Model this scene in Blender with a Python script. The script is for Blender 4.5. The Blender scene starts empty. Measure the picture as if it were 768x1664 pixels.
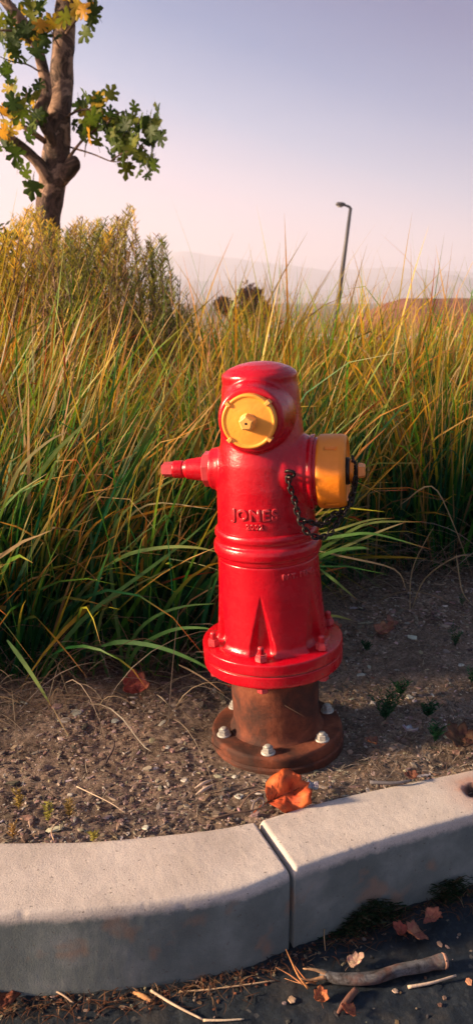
import bpy, math, random
import numpy as np
from mathutils import Vector, Matrix, noise as mnoise
from math import sin, cos, tan, pi, radians as R, sqrt, atan2

random.seed(7); np.random.seed(7)
S = bpy.context.scene
COL = S.collection
# ------------------------------------------------------------------ camera
F = 1300.0; H = 0.91; TILT = R(14.7)
CT, ST = cos(TILT), sin(TILT)
cam = bpy.data.cameras.new('camera'); co = bpy.data.objects.new('camera', cam); COL.objects.link(co)
co.location = (0, 0, H); co.rotation_euler = (pi/2-TILT, 0, 0)
cam.sensor_fit = 'VERTICAL'; cam.sensor_height = 36; cam.sensor_width = 36; cam.lens = F/1664*36
cam.clip_start = .02; cam.clip_end = 30000
cam.dof.use_dof = True; cam.dof.focus_distance = 1.52; cam.dof.aperture_fstop = 7.5
S.camera = co
# ------------------------------------------------------------------ sky, sun, exposure
SUN_EL = R(18); SUN_AZ = R(-8)           # sun stands low on the left
sd = Vector((-cos(SUN_AZ)*cos(SUN_EL), sin(SUN_AZ)*cos(SUN_EL), sin(SUN_EL)))
W = bpy.data.worlds.new('World'); S.world = W; W.use_nodes = True
nt = W.node_tree; N = nt.nodes; L = nt.links; N.clear()
wo = N.new('ShaderNodeOutputWorld'); bg = N.new('ShaderNodeBackground'); L.new(bg.outputs[0], wo.inputs[0])
sky = N.new('ShaderNodeTexSky'); sky.sky_type = 'NISHITA'; sky.sun_disc = False
sky.sun_elevation = SUN_EL; sky.sun_rotation = atan2(sd.x, sd.y); sky.dust_density = 3; sky.air_density = 1.2
gm = N.new('ShaderNodeNewGeometry'); dp = N.new('ShaderNodeVectorMath'); dp.operation = 'DOT_PRODUCT'
tc = N.new('ShaderNodeTexCoord'); L.new(tc.outputs['Generated'], dp.inputs[0])
gd = Vector((.30, 0, 1)).normalized(); dp.inputs[1].default_value = gd     # hazy twilight bands, tipped toward the sun side
ramp = N.new('ShaderNodeValToRGB'); L.new(dp.outputs['Value'], ramp.inputs[0])
els = ramp.color_ramp.elements
stops = [(0.0, (.87, .58, .63)), (.07, (.81, .58, .655)), (.13, (.56, .51, .66)), (.19, (.25, .35, .57)), (.26, (.06, .17, .41)), (.34, (.004, .06, .26)), (.55, (.04, .13, .27)), (1, (.03, .13, .25))]
els[0].position = 0; els[0].color = (*stops[0][1], 1); els[1].position = 1; els[1].color = (*stops[-1][1], 1)
for p, c in stops[1:-1]:
    e = els.new(p); e.color = (*c, 1)
sc_ = N.new('ShaderNodeMix'); sc_.data_type = 'RGBA'; sc_.blend_type = 'MULTIPLY'; sc_.inputs[0].default_value = 1
SKYK = 4.0
L.new(ramp.outputs[0], sc_.inputs[6]); sc_.inputs[7].default_value = (SKYK, SKYK, SKYK, 1)
cn_ = N.new('ShaderNodeTexNoise'); cn_.inputs['Scale'].default_value = 2.2; cn_.inputs['Detail'].default_value = 4; mp_ = N.new('ShaderNodeMapping'); mp_.inputs['Scale'].default_value = (1, 1, 5)
L.new(tc.outputs['Generated'], mp_.inputs[0]); L.new(mp_.outputs[0], cn_.inputs['Vector'])
cr_ = N.new('ShaderNodeMapRange'); cr_.inputs[3].default_value = -.022; cr_.inputs[4].default_value = .022; L.new(cn_.outputs['Fac'], cr_.inputs[0])
ad_ = N.new('ShaderNodeMath'); ad_.operation = 'ADD'; L.new(dp.outputs['Value'], ad_.inputs[0]); L.new(cr_.outputs[0], ad_.inputs[1]); L.new(ad_.outputs[0], ramp.inputs[0])
mx = N.new('ShaderNodeMix'); mx.data_type = 'RGBA'; mx.inputs[0].default_value = .93
L.new(sky.outputs[0], mx.inputs[6]); L.new(sc_.outputs[2], mx.inputs[7]); L.new(mx.outputs[2], bg.inputs[0])
bg.inputs[1].default_value = .10
sun = bpy.data.lights.new('sun', 'SUN'); sun.energy = 5.0; sun.angle = R(7.0); sun.color = (1, .73, .46)
so = bpy.data.objects.new('sun', sun); COL.objects.link(so)
so.rotation_euler = sd.to_track_quat('Z', 'Y').to_euler()
S.view_settings.view_transform = 'Standard'; S.view_settings.look = 'None'
S.view_settings.exposure = 1.68; S.view_settings.gamma = 1
S.cycles.max_bounces = 8; S.cycles.diffuse_bounces = 3; S.cycles.transparent_max_bounces = 4; S.cycles.volume_bounces = 1

# ------------------------------------------------------------------ helpers
def ray(px, py):
    u = (px-384)/F; v = (832-py)/F
    return Vector((u, CT+v*ST, -ST+v*CT))
def atz(px, py, z=0.0):
    d = ray(px, py); t = (z-H)/d.z
    return Vector((0, 0, H))+d*t
def aty(px, py, y):
    d = ray(px, py); return Vector((0, 0, H))+d*(y/d.y)

class MB:
    def __init__(s): s.v = []; s.f = []; s.c = []
    def add(s, vs, fs, col=None):
        o = len(s.v); s.v += [tuple(v) for v in vs]; s.f += [tuple(i+o for i in f) for f in fs]
        if col is not None:
            if isinstance(col, list): s.c += col
            else: s.c += [col]*len(vs)
        return s
    def mesh(s, name, mat, smooth=True):
        me = bpy.data.meshes.new(name); me.from_pydata(s.v, [], s.f)
        if s.c and len(s.c) == len(s.v):
            a = me.color_attributes.new('col', 'FLOAT_COLOR', 'POINT')
            arr = np.ones((len(s.v), 4), dtype=np.float32); arr[:, :3] = np.array(s.c, dtype=np.float32)
            a.data.foreach_set('color', arr.ravel())
        if smooth: me.polygons.foreach_set('use_smooth', [True]*len(me.polygons))
        if mat: me.materials.append(mat)
        me.update(); return me
    def build(s, name, mat, parent=None, smooth=True, angle=None):
        me = s.mesh(name, mat, smooth)
        o = bpy.data.objects.new(name, me); COL.objects.link(o)
        if parent: o.parent = parent
        if angle is not None and smooth:
            try: me.set_sharp_from_angle(angle=R(angle))
            except Exception: pass
        return o
def link(name, me, parent=None, mw=None):
    o = bpy.data.objects.new(name, me); COL.objects.link(o)
    if parent: o.parent = parent
    if mw is not None: o.matrix_local = mw
    return o
def tag(o, label=None, cat=None, group=None, kind=None):
    if label: o['label'] = label
    if cat: o['category'] = cat
    if group: o['group'] = group
    if kind: o['kind'] = kind
    return o
def empty(name, loc=(0, 0, 0)):
    o = bpy.data.objects.new(name, None); o.empty_display_size = .05; COL.objects.link(o); o.location = loc; return o

def frame_for(d):
    d = d.normalized(); up = Vector((0, 0, 1)) if abs(d.z) < .95 else Vector((1, 0, 0))
    a = d.cross(up).normalized(); b = a.cross(d).normalized(); return a, b
def tube(mb, pts, rad, n=10, caps=True, col=None, wob=0):
    pts = [Vector(p) for p in pts]; m = len(pts)
    if not hasattr(rad, '__len__'): rad = [rad]*m
    vs = []; fs = []; a = None
    for i, p in enumerate(pts):
        d = (pts[min(i+1, m-1)]-pts[max(i-1, 0)]).normalized()
        if a is None: a, b = frame_for(d)
        else:
            a = (a-d*a.dot(d)).normalized(); b = a.cross(d)
        for k in range(n):
            t = 2*pi*k/n; r = rad[i]*(1+wob*mnoise.noise(Vector((cos(t)*1.3+p.x*9, sin(t)*1.3+p.y*9, p.z*9))))
            vs.append(p+a*(r*cos(t))+b*(r*sin(t)))
    for i in range(m-1):
        for k in range(n):
            k2 = (k+1) % n; fs.append((i*n+k, i*n+k2, (i+1)*n+k2, (i+1)*n+k))
    if caps:
        fs.append(tuple(range(n-1, -1, -1))); fs.append(tuple((m-1)*n+k for k in range(n)))
    mb.add(vs, fs, col); return mb
def spline(pts, n=6):
    pts = [Vector(p) for p in pts]; out = []
    P = [pts[0]*2-pts[1]]+pts+[pts[-1]*2-pts[-2]]
    for i in range(1, len(P)-2):
        for k in range(n):
            t = k/n; a, b, c, d = P[i-1], P[i], P[i+1], P[i+2]
            out.append(.5*((2*b)+(c-a)*t+(2*a-5*b+4*c-d)*t*t+(3*b-a-3*c+d)*t**3))
    out.append(pts[-1]); return out
def lathe(mb, prof, n=64, M=Matrix(), rf=None, caps=True):
    """prof: (r, z) bottom to top, axis +Z, then matrix M"""
    vs = []; fs = []
    for j, (r, z) in enumerate(prof):
        for k in range(n):
            t = 2*pi*k/n; rr = r if rf is None else rf(r, z, t)
            vs.append(M @ Vector((rr*cos(t), rr*sin(t), z)))
    for j in range(len(prof)-1):
        for k in range(n):
            k2 = (k+1) % n; fs.append((j*n+k, j*n+k2, (j+1)*n+k2, (j+1)*n+k))
    if caps:
        fs.append(tuple(range(n-1, -1, -1))); fs.append(tuple((len(prof)-1)*n+k for k in range(n)))
    mb.add(vs, fs); return mb
def prism(mb, sides, r0, r1, z0, z1, M=Matrix(), bev=.0012, rot=0):
    prof = [(r0-bev, z0), (r0, z0+bev), (r1, z1-bev), (r1-bev*1.6, z1)]
    vs = []; fs = []
    for r, z in prof:
        for k in range(sides):
            t = 2*pi*k/sides+rot; vs.append(M @ Vector((r*cos(t), r*sin(t), z)))
    n = sides
    for j in range(3):
        for k in range(n):
            k2 = (k+1) % n; fs.append((j*n+k, j*n+k2, (j+1)*n+k2, (j+1)*n+k))
    fs.append(tuple(range(n-1, -1, -1))); fs.append(tuple(3*n+k for k in range(n)))
    mb.add(vs, fs); return mb
def dense(prof, step=.003):
    out = []
    for (r0, z0), (r1, z1) in zip(prof, prof[1:]):
        n = max(1, int(sqrt((r1-r0)**2+(z1-z0)**2)/step))
        for k in range(n): out.append((r0+(r1-r0)*k/n, z0+(z1-z0)*k/n))
    out.append(prof[-1]); return out
def fillet(prof, rad=.002, n=3):
    out = [prof[0]]
    for i in range(1, len(prof)-1):
        p, a, b = Vector(prof[i]), Vector(prof[i-1]), Vector(prof[i+1])
        da, db = (a-p), (b-p); r = min(rad, da.length*.45, db.length*.45)
        if r < 1e-6: out.append(prof[i]); continue
        A = p+da.normalized()*r; B = p+db.normalized()*r
        for k in range(n+1):
            t = k/n; q = A*(1-t)**2+p*2*t*(1-t)+B*t*t; out.append((q.x, q.y))
    out.append(prof[-1]); return out

# ------------------------------------------------------------------ materials
def mat(name):
    m = bpy.data.materials.new(name); m.use_nodes = True; t = m.node_tree
    return m, t, t.nodes['Principled BSDF'], t.nodes['Material Output']
def nz(t, scale, detail=4, rough=.5, vec=None, dist=0):
    n = t.nodes.new('ShaderNodeTexNoise'); n.inputs['Scale'].default_value = scale; n.inputs['Detail'].default_value = detail
    n.inputs['Roughness'].default_value = rough; n.inputs['Distortion'].default_value = dist
    if vec is None:
        vec = t.nodes.new('ShaderNodeTexCoord').outputs['Object']
    t.links.new(vec, n.inputs['Vector']); return n.outputs['Fac']
def rmp(t, fac, stops, interp='LINEAR'):
    r = t.nodes.new('ShaderNodeValToRGB'); t.links.new(fac, r.inputs[0]); e = r.color_ramp.elements; r.color_ramp.interpolation = interp
    def c4(c): return (c, c, c, 1) if not hasattr(c, '__len__') else (*c, 1)
    e[0].position = stops[0][0]; e[0].color = c4(stops[0][1]); e[1].position = stops[-1][0]; e[1].color = c4(stops[-1][1])
    for p, c in stops[1:-1]: e.new(p).color = c4(c)
    return r.outputs[0]
def mixc(t, f, a, b, blend='MIX'):
    m = t.nodes.new('ShaderNodeMix'); m.data_type = 'RGBA'; m.blend_type = blend
    for i, x in ((0, f), (6, a), (7, b)):
        if hasattr(x, 'is_linked'): t.links.new(x, m.inputs[i])
        elif i == 0: m.inputs[0].default_value = x
        else: m.inputs[i].default_value = (*x, 1)
    return m.outputs[2]
def mth(t, op, a, b):
    m = t.nodes.new('ShaderNodeMath'); m.operation = op
    for i, x in ((0, a), (1, b)):
        if hasattr(x, 'is_linked'): t.links.new(x, m.inputs[i])
        else: m.inputs[i].default_value = x
    return m.outputs[0]
def bump(t, h, strength, dist, bs, prev=None):
    b = t.nodes.new('ShaderNodeBump'); b.inputs['Strength'].default_value = strength; b.inputs['Distance'].default_value = dist
    t.links.new(h, b.inputs['Height'])
    if prev is not None: t.links.new(prev, b.inputs['Normal'])
    t.links.new(b.outputs[0], bs.inputs['Normal']); return b.outputs[0]
def simple(name, col, rough=.6, var=.25, sc=40, bmp=.3, bd=.001, metal=0, spec=.5):
    m, t, b, o = mat(name); n = nz(t, sc, 5, .6)
    c = rmp(t, n, [(.25, [x*(1-var) for x in col]), (.75, [min(1, x*(1+var)) for x in col])])
    t.links.new(c, b.inputs['Base Color']); b.inputs['Roughness'].default_value = rough; b.inputs['Metallic'].default_value = metal
    b.inputs['Specular IOR Level'].default_value = spec
    bump(t, nz(t, sc*4, 4, .6), bmp, bd, b); return m
def paint(name, col, dark, rough, chips=None):
    m, t, b, o = mat(name)
    n = nz(t, 9, 5, .6); c = rmp(t, n, [(.3, dark), (.7, col)])
    # dust lying on the paint, small chips and pits
    d = rmp(t, nz(t, 130, 6, .75), [(.60, 0), (.78, 1)]); d2 = rmp(t, nz(t, 14, 3, .5), [(.45, 0), (.7, 1)])
    c = mixc(t, mth(t, 'MULTIPLY', mth(t, 'MULTIPLY', d, d2), .28), c, (.42, .30, .27))
    if chips:
        ch = rmp(t, nz(t, 60, 3, .5), [(.735, 0), (.75, 1)]); c = mixc(t, mth(t, 'MULTIPLY', ch, .9), c, chips)
    gp = t.nodes.new('ShaderNodeNewGeometry'); ed = rmp(t, mth(t, 'ADD', gp.outputs['Pointiness'], mth(t, 'MULTIPLY', mth(t, 'SUBTRACT', nz(t, 90, 5, .7), .5), .12)), [(.535, 0), (.575, .55)]); c = mixc(t, ed, c, [min(1, k*.9+.10) for k in col])
    t.links.new(c, b.inputs['Base Color'])
    r = rmp(t, nz(t, 25, 5, .6), [(.3, rough*.8), (.75, rough*1.5)]); t.links.new(r, b.inputs['Roughness'])
    b.inputs['Coat Weight'].default_value = .10; b.inputs['Coat Roughness'].default_value = .22
    p = bump(t, nz(t, 38, 5, .6), .5, .003, b); bump(t, nz(t, 240, 4, .65), .4, .0008, b, p)
    return m
M_red = paint('red_paint', (.52, .001, .012), (.42, .001, .010), .24, chips=(.16, .035, .03))
M_yel = paint('yellow_paint', (1.0, .43, .055), (.92, .34, .034), .38)
M_org = paint('orange_paint', (.90, .27, .012), (.84, .22, .008), .40, chips=(.30, .03, .02))
M_rust = None
def rustmat():
    m, t, b, o = mat('rusty_iron')
    c = rmp(t, nz(t, 14, 8, .65, dist=.4), [(.28, (.016, .006, .005)), (.45, (.060, .016, .008)), (.58, (.15, .035, .014)), (.75, (.27, .080, .035))])
    t.links.new(c, b.inputs['Base Color']); b.inputs['Roughness'].default_value = .82
    p = bump(t, nz(t, 60, 6, .7), .6, .003, b); bump(t, nz(t, 400, 3, .6), .5, .0008, b, p); return m
M_rust = rustmat()
M_galv = simple('galvanised_bolt', (.42, .40, .37), .55, .4, 90, .5, .001, .3)
M_chain = simple('dark_chain_steel', (.035, .028, .026), .45, .5, 120, .4, .0006, .7)
M_hole = simple('dark_hole', (.01, .008, .008), .9)
M_wood = simple('weathered_wood', (.30, .26, .24), .85, .35, 60, .8, .002)
M_conc, t, b, o = mat('kerb_concrete')
tcg = t.nodes.new('ShaderNodeNewGeometry'); pos = tcg.outputs['Position']
base = rmp(t, nz(t, 7, 7, .6, pos), [(.28, (.43, .37, .335)), (.5, (.54, .47, .43)), (.75, (.62, .55, .505))])
spk = rmp(t, nz(t, 420, 3, .6, pos), [(.34, .72), (.5, 1.0), (.68, 1.06)])
base = mixc(t, .7, base, spk, 'MULTIPLY')
sx = t.nodes.new('ShaderNodeSeparateXYZ'); t.links.new(pos, sx.inputs[0])
# dirt and painted-in shade on gutter face, along an uneven line below the arris
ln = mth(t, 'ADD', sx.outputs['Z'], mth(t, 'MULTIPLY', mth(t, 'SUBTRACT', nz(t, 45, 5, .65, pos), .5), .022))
grime_shade = rmp(t, mth(t, 'ADD', mth(t, 'MULTIPLY', ln, 20), .5), [(.10, 1), (.34, 0)])
grime_shade_col = rmp(t, nz(t, 10, 6, .6, pos), [(.3, (.055, .082, .082)), (.5, (.10, .135, .132)), (.62, (.16, .195, .19)), (.75, (.24, .26, .25))])
grime_shade_col = mixc(t, rmp(t, nz(t, 16, 3, .5, pos), [(.58, 0), (.68, .65)]), grime_shade_col, (.24, .13, .075))
base = mixc(t, mth(t, 'MULTIPLY', grime_shade, .88), base, grime_shade_col)
base = mixc(t, rmp(t, nz(t, 170, 2, .4, pos), [(.70, 0), (.735, .75)]), base, (.12, .10, .09))
base = mixc(t, rmp(t, nz(t, 5, 5, .7, pos), [(.55, 0), (.75, .30)]), base, (.30, .27, .25))
# rust ring round the hole
hp = atz(775, 1285, .002)
vd = t.nodes.new('ShaderNodeVectorMath'); vd.operation = 'DISTANCE'; t.links.new(pos, vd.inputs[0]); vd.inputs[1].default_value = hp
dd = mth(t, 'ADD', vd.outputs['Value'], mth(t, 'MULTIPLY', mth(t, 'SUBTRACT', nz(t, 25, 4, .6, pos), .5), .05))
base = mixc(t, rmp(t, dd, [(.022, .85), (.042, .25), (.085, 0)]), base, (.42, .14, .07))
base = mixc(t, rmp(t, vd.outputs['Value'], [(.021, 1), (.026, 0)]), base, (.045, .022, .015))
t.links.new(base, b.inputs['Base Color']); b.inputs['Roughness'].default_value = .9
p = bump(t, nz(t, 60, 6, .7, pos), .22, .002, b); bump(t, nz(t, 350, 4, .7, pos), .55, .0016, b, p)
M_asph, t, b, o = mat('old_asphalt')
vo = t.nodes.new('ShaderNodeTexVoronoi'); vo.inputs['Scale'].default_value = 160
vo2 = t.nodes.new('ShaderNodeTexCoord'); t.links.new(vo2.outputs['Object'], vo.inputs['Vector'])
c = rmp(t, vo.outputs['Color'], [(.1, (.002, .006, .012)), (.7, (.005, .012, .023)), (.93, (.020, .025, .031)), (1, (.11, .10, .09))])
dirt = rmp(t, nz(t, 12, 6, .7), [(.52, 0), (.70, .55)])
c = mixc(t, dirt, c, (.06, .050, .042))
t.links.new(c, b.inputs['Base Color']); b.inputs['Roughness'].default_value = .75
p = bump(t, vo.outputs['Distance'], -.9, .006, b); bump(t, nz(t, 60, 6, .7), .6, .004, b, p)
M_soil, t, b, o = mat('brown_soil')
c = rmp(t, nz(t, 11, 7, .65), [(.3, (.105, .074, .058)), (.5, (.21, .150, .118)), (.72, (.33, .245, .195))])
c2 = rmp(t, nz(t, 110, 8, .8), [(.36, .30), (.5, 1), (.64, 1.7)])
c = mixc(t, .85, c, c2, 'MULTIPLY')
sp = rmp(t, nz(t, 230, 2, .5), [(.66, 0), (.70, .75)]); c = mixc(t, sp, c, (.36, .29, .25))
t.links.new(c, b.inputs['Base Color']); b.inputs['Roughness'].default_value = .95; b.inputs['Specular IOR Level'].default_value = .2
p = bump(t, nz(t, 70, 8, .75), .9, .012, b); bump(t, nz(t, 320, 4, .7), .8, .003, b, p)
def vcol(name, rough=.6, trans=.0, bmp=0, spec=.4, streak=False):
    m, t, b, o = mat(name); a = t.nodes.new('ShaderNodeAttribute'); a.attribute_name = 'col'; c = a.outputs['Color']
    n = rmp(t, nz(t, 55, 4, .6), [(.3, .75), (.7, 1.2)]); c = mixc(t, .8, c, n, 'MULTIPLY')
    t.links.new(c, b.inputs['Base Color']); b.inputs['Roughness'].default_value = rough; b.inputs['Specular IOR Level'].default_value = spec
    if bmp: bump(t, nz(t, 200, 4, .7), bmp, .002, b)
    if trans:
        tr = t.nodes.new('ShaderNodeBsdfTranslucent'); t.links.new(c, tr.inputs[0]); ms = t.nodes.new('ShaderNodeMixShader'); ms.inputs[0].default_value = trans
        t.links.new(b.outputs[0], ms.inputs[1]); t.links.new(tr.outputs[0], ms.inputs[2]); t.links.new(ms.outputs[0], o.inputs['Surface'])
    return m
M_grass = vcol('grass_blade', .5, .42, 0, .35)
M_leaf = vcol('leaf_tissue', .55, .45, 0, .3)
M_dry = vcol('dry_leaf', .6, .25, .4, .3)
M_chip = vcol('stone_and_chip', .85, 0, .6, .25)
M_shrub = vcol('shrub_leaf', .6, .40, 0, .3)
def barkmat():
    m, t, b, o = mat('mottled_sycamore_bark')
    c = rmp(t, nz(t, 7, 4, .55, dist=.6), [(.36, (.035, .022, .018)), (.44, (.14, .08, .06)), (.50, (.06, .038, .03)), (.57, (.40, .25, .18)), (.66, (.15, .09, .07))])
    t.links.new(c, b.inputs['Base Color']); b.inputs['Roughness'].default_value = .9
    bump(t, nz(t, 22, 6, .7), .9, .02, b); return m
M_bark = barkmat()
def stickmat():
    m, t, b, o = mat('stick_bark')
    c = rmp(t, nz(t, 45, 7, .7, dist=1.2), [(.34, (.015, .010, .010)), (.43, (.045, .040, .044)), (.55, (.095, .092, .10)), (.70, (.17, .165, .175))]); c = mixc(t, rmp(t, nz(t, 14, 4, .6), [(.50, 0), (.62, .8)]), c, (.13, .05, .035))
    t.links.new(c, b.inputs['Base Color']); b.inputs['Roughness'].default_value = .85
    bump(t, nz(t, 90, 6, .7), .8, .002, b); return m
M_stick = stickmat()
M_metal = simple('dark_lamp_metal', (.06, .055, .06), .5, .2, 8, 0)
M_far = simple('far_dry_plain', (.20, .16, .12), .95, .3, .02, 0)
M_hill = simple('far_hillside', (.24, .22, .22), .95, .3, .01, 0)
M_field = simple('reddish_dry_field', (.20, .075, .055), .95, .45, 1.2, .5, .2)
M_pale = simple('pale_roadway', (.42, .36, .33), .9, .15, .5, 0)

# ------------------------------------------------------------------ ground, far land
mb = MB(); rows = [-9000, 6.6, 8.6, 30, 200, 9000]; zz = [-.17, -.17, -.62, -.62, -.7, -.7]; xs = [-9000, -60, -5, 0, 5, 60, 9000]
vs = [(x, y, z) for y, z in zip(rows, zz) for x in xs]; n = len(xs)
mb.add(vs, [(j*n+i, j*n+i+1, (j+1)*n+i+1, (j+1)*n+i) for j in range(len(rows)-1) for i in range(n-1)])
tag(mb.build('ground', M_far, smooth=False), kind='structure')
mb = MB(); vs = []
for k in range(61):
    x = -30+k; y = 34+1.2*sin(x*.07); vs += [(x, y, -.61), (x, y+5.5, -.61), (x, y+5.5, -.615-.1), (x, y, -.715)]
fs = []
for k in range(60):
    a = k*4; fs += [(a, a+4, a+5, a+1), (a+3, a+7, a+4, a), (a+1, a+5, a+6, a+2)]
mb.add(vs, fs); tag(mb.build('far_road', M_pale, smooth=False), kind='structure')
def ridge(name, dist, pts, seed, depth):
    """pts: (pixel x, pixel y) of the crest seen from the camera; a real sloping range at that distance"""
    pl = []
    for (x0, y0), (x1, y1) in zip(pts, pts[1:]):
        for k in range(24):
            t = k/24; pl.append((x0+(x1-x0)*t, y0+(y1-y0)*t))
    mb = MB(); vs = []; nn = 14
    for i, (px, py) in enumerate(pl):
        c = aty(px, py, dist); c.z = max(4, c.z+dist*.0022*mnoise.fractal(Vector((px*.02, seed, 0)), 1.0, 2.0, 5))
        for j in range(nn):
            s = j/(nn-1); prof = (1-abs(s*2-1))**.8
            q = mnoise.noise(Vector((px*.03, s*5, seed)))
            vs.append((c.x*(1+(s-.5)*.05), dist+(s-.5)*depth, -1+(c.z+1)*prof*(1+.14*q*(1-prof))))
    m = len(pl)
    mb.add(vs, [(i*nn+j, (i+1)*nn+j, (i+1)*nn+j+1, i*nn+j+1) for i in range(m-1) for j in range(nn-1)])
    return tag(mb.build(name, M_hill), kind='structure')
ridge('mountains', 3600, [(-900, 440), (-400, 425), (0, 418), (180, 412), (300, 404), (350, 412), (430, 424), (530, 436), (640, 432), (768, 440), (1100, 425), (1700, 450)], 3, 1500)
ridge('foothills', 2200, [(-900, 470), (-300, 462), (0, 466), (250, 452), (420, 456), (480, 474), (560, 470), (650, 452), (720, 446), (800, 452), (1200, 462), (1700, 470)], 9, 700)
# reddish embankment on the right
mb = MB(); vs = []; nx, ny = 80, 12
for i in range(nx+1):
    for j in range(ny+1):
        x = 6.5+i*.45; s = j/ny; y = 42+s*12
        h = 1.78*min(1, max(0, (x-6.0)/3.5))**.7*sin(pi*min(1, s*1.0+.02))**.6 if 0 < s < 1 else 0
        vs.append((x, y, -.66+h*(1+.03*i/nx)+.06*mnoise.noise(Vector((x*1.5, y, 0)))+.03*mnoise.noise(Vector((x*5, y*3, 0)))))
mb.add(vs, [(i*(ny+1)+j, (i+1)*(ny+1)+j, (i+1)*(ny+1)+j+1, i*(ny+1)+j+1) for i in range(nx) for j in range(ny)])
tag(mb.build('embankment', M_field), kind='structure')

# ------------------------------------------------------------------ kerb
front = [atz(x, y, .004) for x, y in [(-330, 1502), (-160, 1496), (0, 1487), (160, 1478), (300, 1462), (400, 1443), (471, 1415)]]
back = [atz(x, y, .004) for x, y in [(-330, 1372), (-160, 1372), (0, 1368), (140, 1366), (250, 1357), (340, 1347), (415, 1334)]]
front2 = [atz(x, y, .004) for x, y in [(479, 1414), (560, 1386), (650, 1358), (768, 1325), (930, 1278), (1150, 1215)]]
back2 = [atz(x, y, .004) for x, y in [(421, 1332), (500, 1308), (600, 1284), (768, 1250), (900, 1222), (1080, 1183)]]
def extend(f, b, at_end, dirs):
    for d in dirs:
        i = -1 if at_end else 0
        nf, nb = f[i]+Vector(d), b[i]+Vector(d)
        if at_end: f.append(nf); b.append(nb)
        else: f.insert(0, nf); b.insert(0, nb)
extend(front, back, False, [(-.5, .02, 0), (-.7, .06, 0), (-.9, .12, 0)])
extend(front2, back2, True, [(.6, .35, 0), (.9, .55, 0)])
HC = atz(775, 1285, .004)
def kerb_mesh(fr, bk, seed):
    fp = spline(fr, 40); bp = spline(bk, 40); vs = []; fs = []
    # cross-section: t along back->front on top, then down the face
    sec = [(-.0, -.16)]+[(0, -.02), (.012, -.003)]+[(.03+.045*k, 0) for k in range(21)]+[(.955, -.0008), (.972, -.003), (.986, -.0075), (.995, -.014), (1.0, -.022)]+[(1.0+.0006*k, -.022-.0105*k) for k in range(1, 14)]
    m = len(sec); nP = len(fp)
    for i in range(nP):
        f, b_ = fp[i], bp[i]; w = f-b_
        e = min(i, nP-1-i); endr = 0 if e > 2 else [.008, .0035, .0010][e]
        for (t, dz) in sec:
            p = b_+w*t+Vector((0, 0, dz))
            q = Vector((p.x*1.0, p.y, p.z))
            nn = mnoise.fractal(q*7, 1, 2, 3)*.0012+mnoise.fractal(q*80, 1, 2, 2)*.0004
            if dz > -.02: p.z += nn-endr
            else: p += w.normalized()*nn*.8
            if dz > -.02:
                d = (p-HC).length+.006*mnoise.noise(p*60)
                if d < .026: p.z -= .014*min(1, (.026-d)/.008)
            # worn bite along the arris
            if t > .94 and dz > -.03:
                c = mnoise.noise(p*38+Vector((seed, 0, 0)))
                if c > .42: p -= w.normalized()*(c-.42)*.006; p.z -= (c-.42)*.005
            vs.append(p)
    for i in range(nP-1):
        for j in range(m-1): fs.append((i*m+j, i*m+j+1, (i+1)*m+j+1, (i+1)*m+j))
    fs.append(tuple(range(m))[::-1]); fs.append(tuple((nP-1)*m+j for j in range(m)))
    mb = MB(); mb.add(vs, fs); return mb
kerb = empty('kerb', (0, 1.2, -.15)); kerb['kind'] = 'structure'
for fr, bk, sd_ in ((front, back, 1), (front2, back2, 5)):
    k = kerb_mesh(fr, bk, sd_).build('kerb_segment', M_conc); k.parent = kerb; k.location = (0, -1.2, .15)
# dark grit filling the joint between the two segments
BKX = np.array([p.x for p in back[:-1]+back2]); BKY = np.array([p.y for p in back[:-1]+back2])
FRX = np.array([p.x for p in front[:-1]+front2]); FRY = np.array([p.y for p in front[:-1]+front2])
kb = lambda x: float(np.interp(x, BKX, BKY)); kf = lambda x: float(np.interp(x, FRX, FRY))

# ------------------------------------------------------------------ road
mb = MB(); nx = 260; vs = []; ny = 46
for i in range(nx+1):
    x = -1.3+2.9*i/nx
    for j in range(ny+1):
        y = kf(x)+.02-.0085*j
        q = Vector((x, y, 0)); vs.append((x, y, -.150+.004*mnoise.fractal(q*22, 1, 2, 4)+.003*mnoise.fractal(q*90, 1, 2, 3)))
mb.add(vs, [(i*(ny+1)+j+1, (i+1)*(ny+1)+j+1, (i+1)*(ny+1)+j, i*(ny+1)+j) for i in range(nx) for j in range(ny)])
o = len(mb.v)
# plain apron around the detailed strip
mb.add([(-6, -6, -.154), (8, -6, -.154), (8, 3.0, -.154), (1.6, kf(1.6)+.05, -.154), (.4, 1.35, -.154), (-.4, 1.1, -.154), (-6, 1.2, -.154)], [(0, 1, 2, 3, 4, 5, 6)])
tag(mb.build('road', M_asph), kind='structure')

# ------------------------------------------------------------------ soil
def soilz(x, y):
    q = Vector((x, y, 0))
    z = -.006+.009*mnoise.fractal(q*3.5, 1, 2, 3)+.004*mnoise.fractal(q*18, 1, 2, 4)
    c = mnoise.fractal(q*60+Vector((3, 1, 0)), 1, 2, 3); z += .0050*c
    d = sqrt((x-.089)**2+(y-1.57)**2)
    if d < .24: k = min(1, (.24-d)/.07); z = z*(1-k)+(-.014+.3*z)*k
    e = y-kb(x)
    if e < .05: z = min(z, -.004)*1.0-.004
    return z
mb = MB(); vs = []
xs = np.concatenate([np.linspace(-5, -1.15, 14)[:-1], np.linspace(-1.15, 1.6, 420), np.linspace(1.6, 5, 12)[1:]])
ss = np.concatenate([np.linspace(-.06, 1.0, 190), np.linspace(1.0, 1.9, 80)[1:], np.linspace(1.9, 5.6, 24)[1:]])
for i, x in enumerate(xs):
    kx = kb(x)
    for j, s in enumerate(ss):
        z = soilz(x, kx+s)
        if i in (0, len(xs)-1) or j == len(ss)-1: z = -.3
        if j == 0: z = -.12
        vs.append((x, kx+s, z))
n = len(ss)
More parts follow.
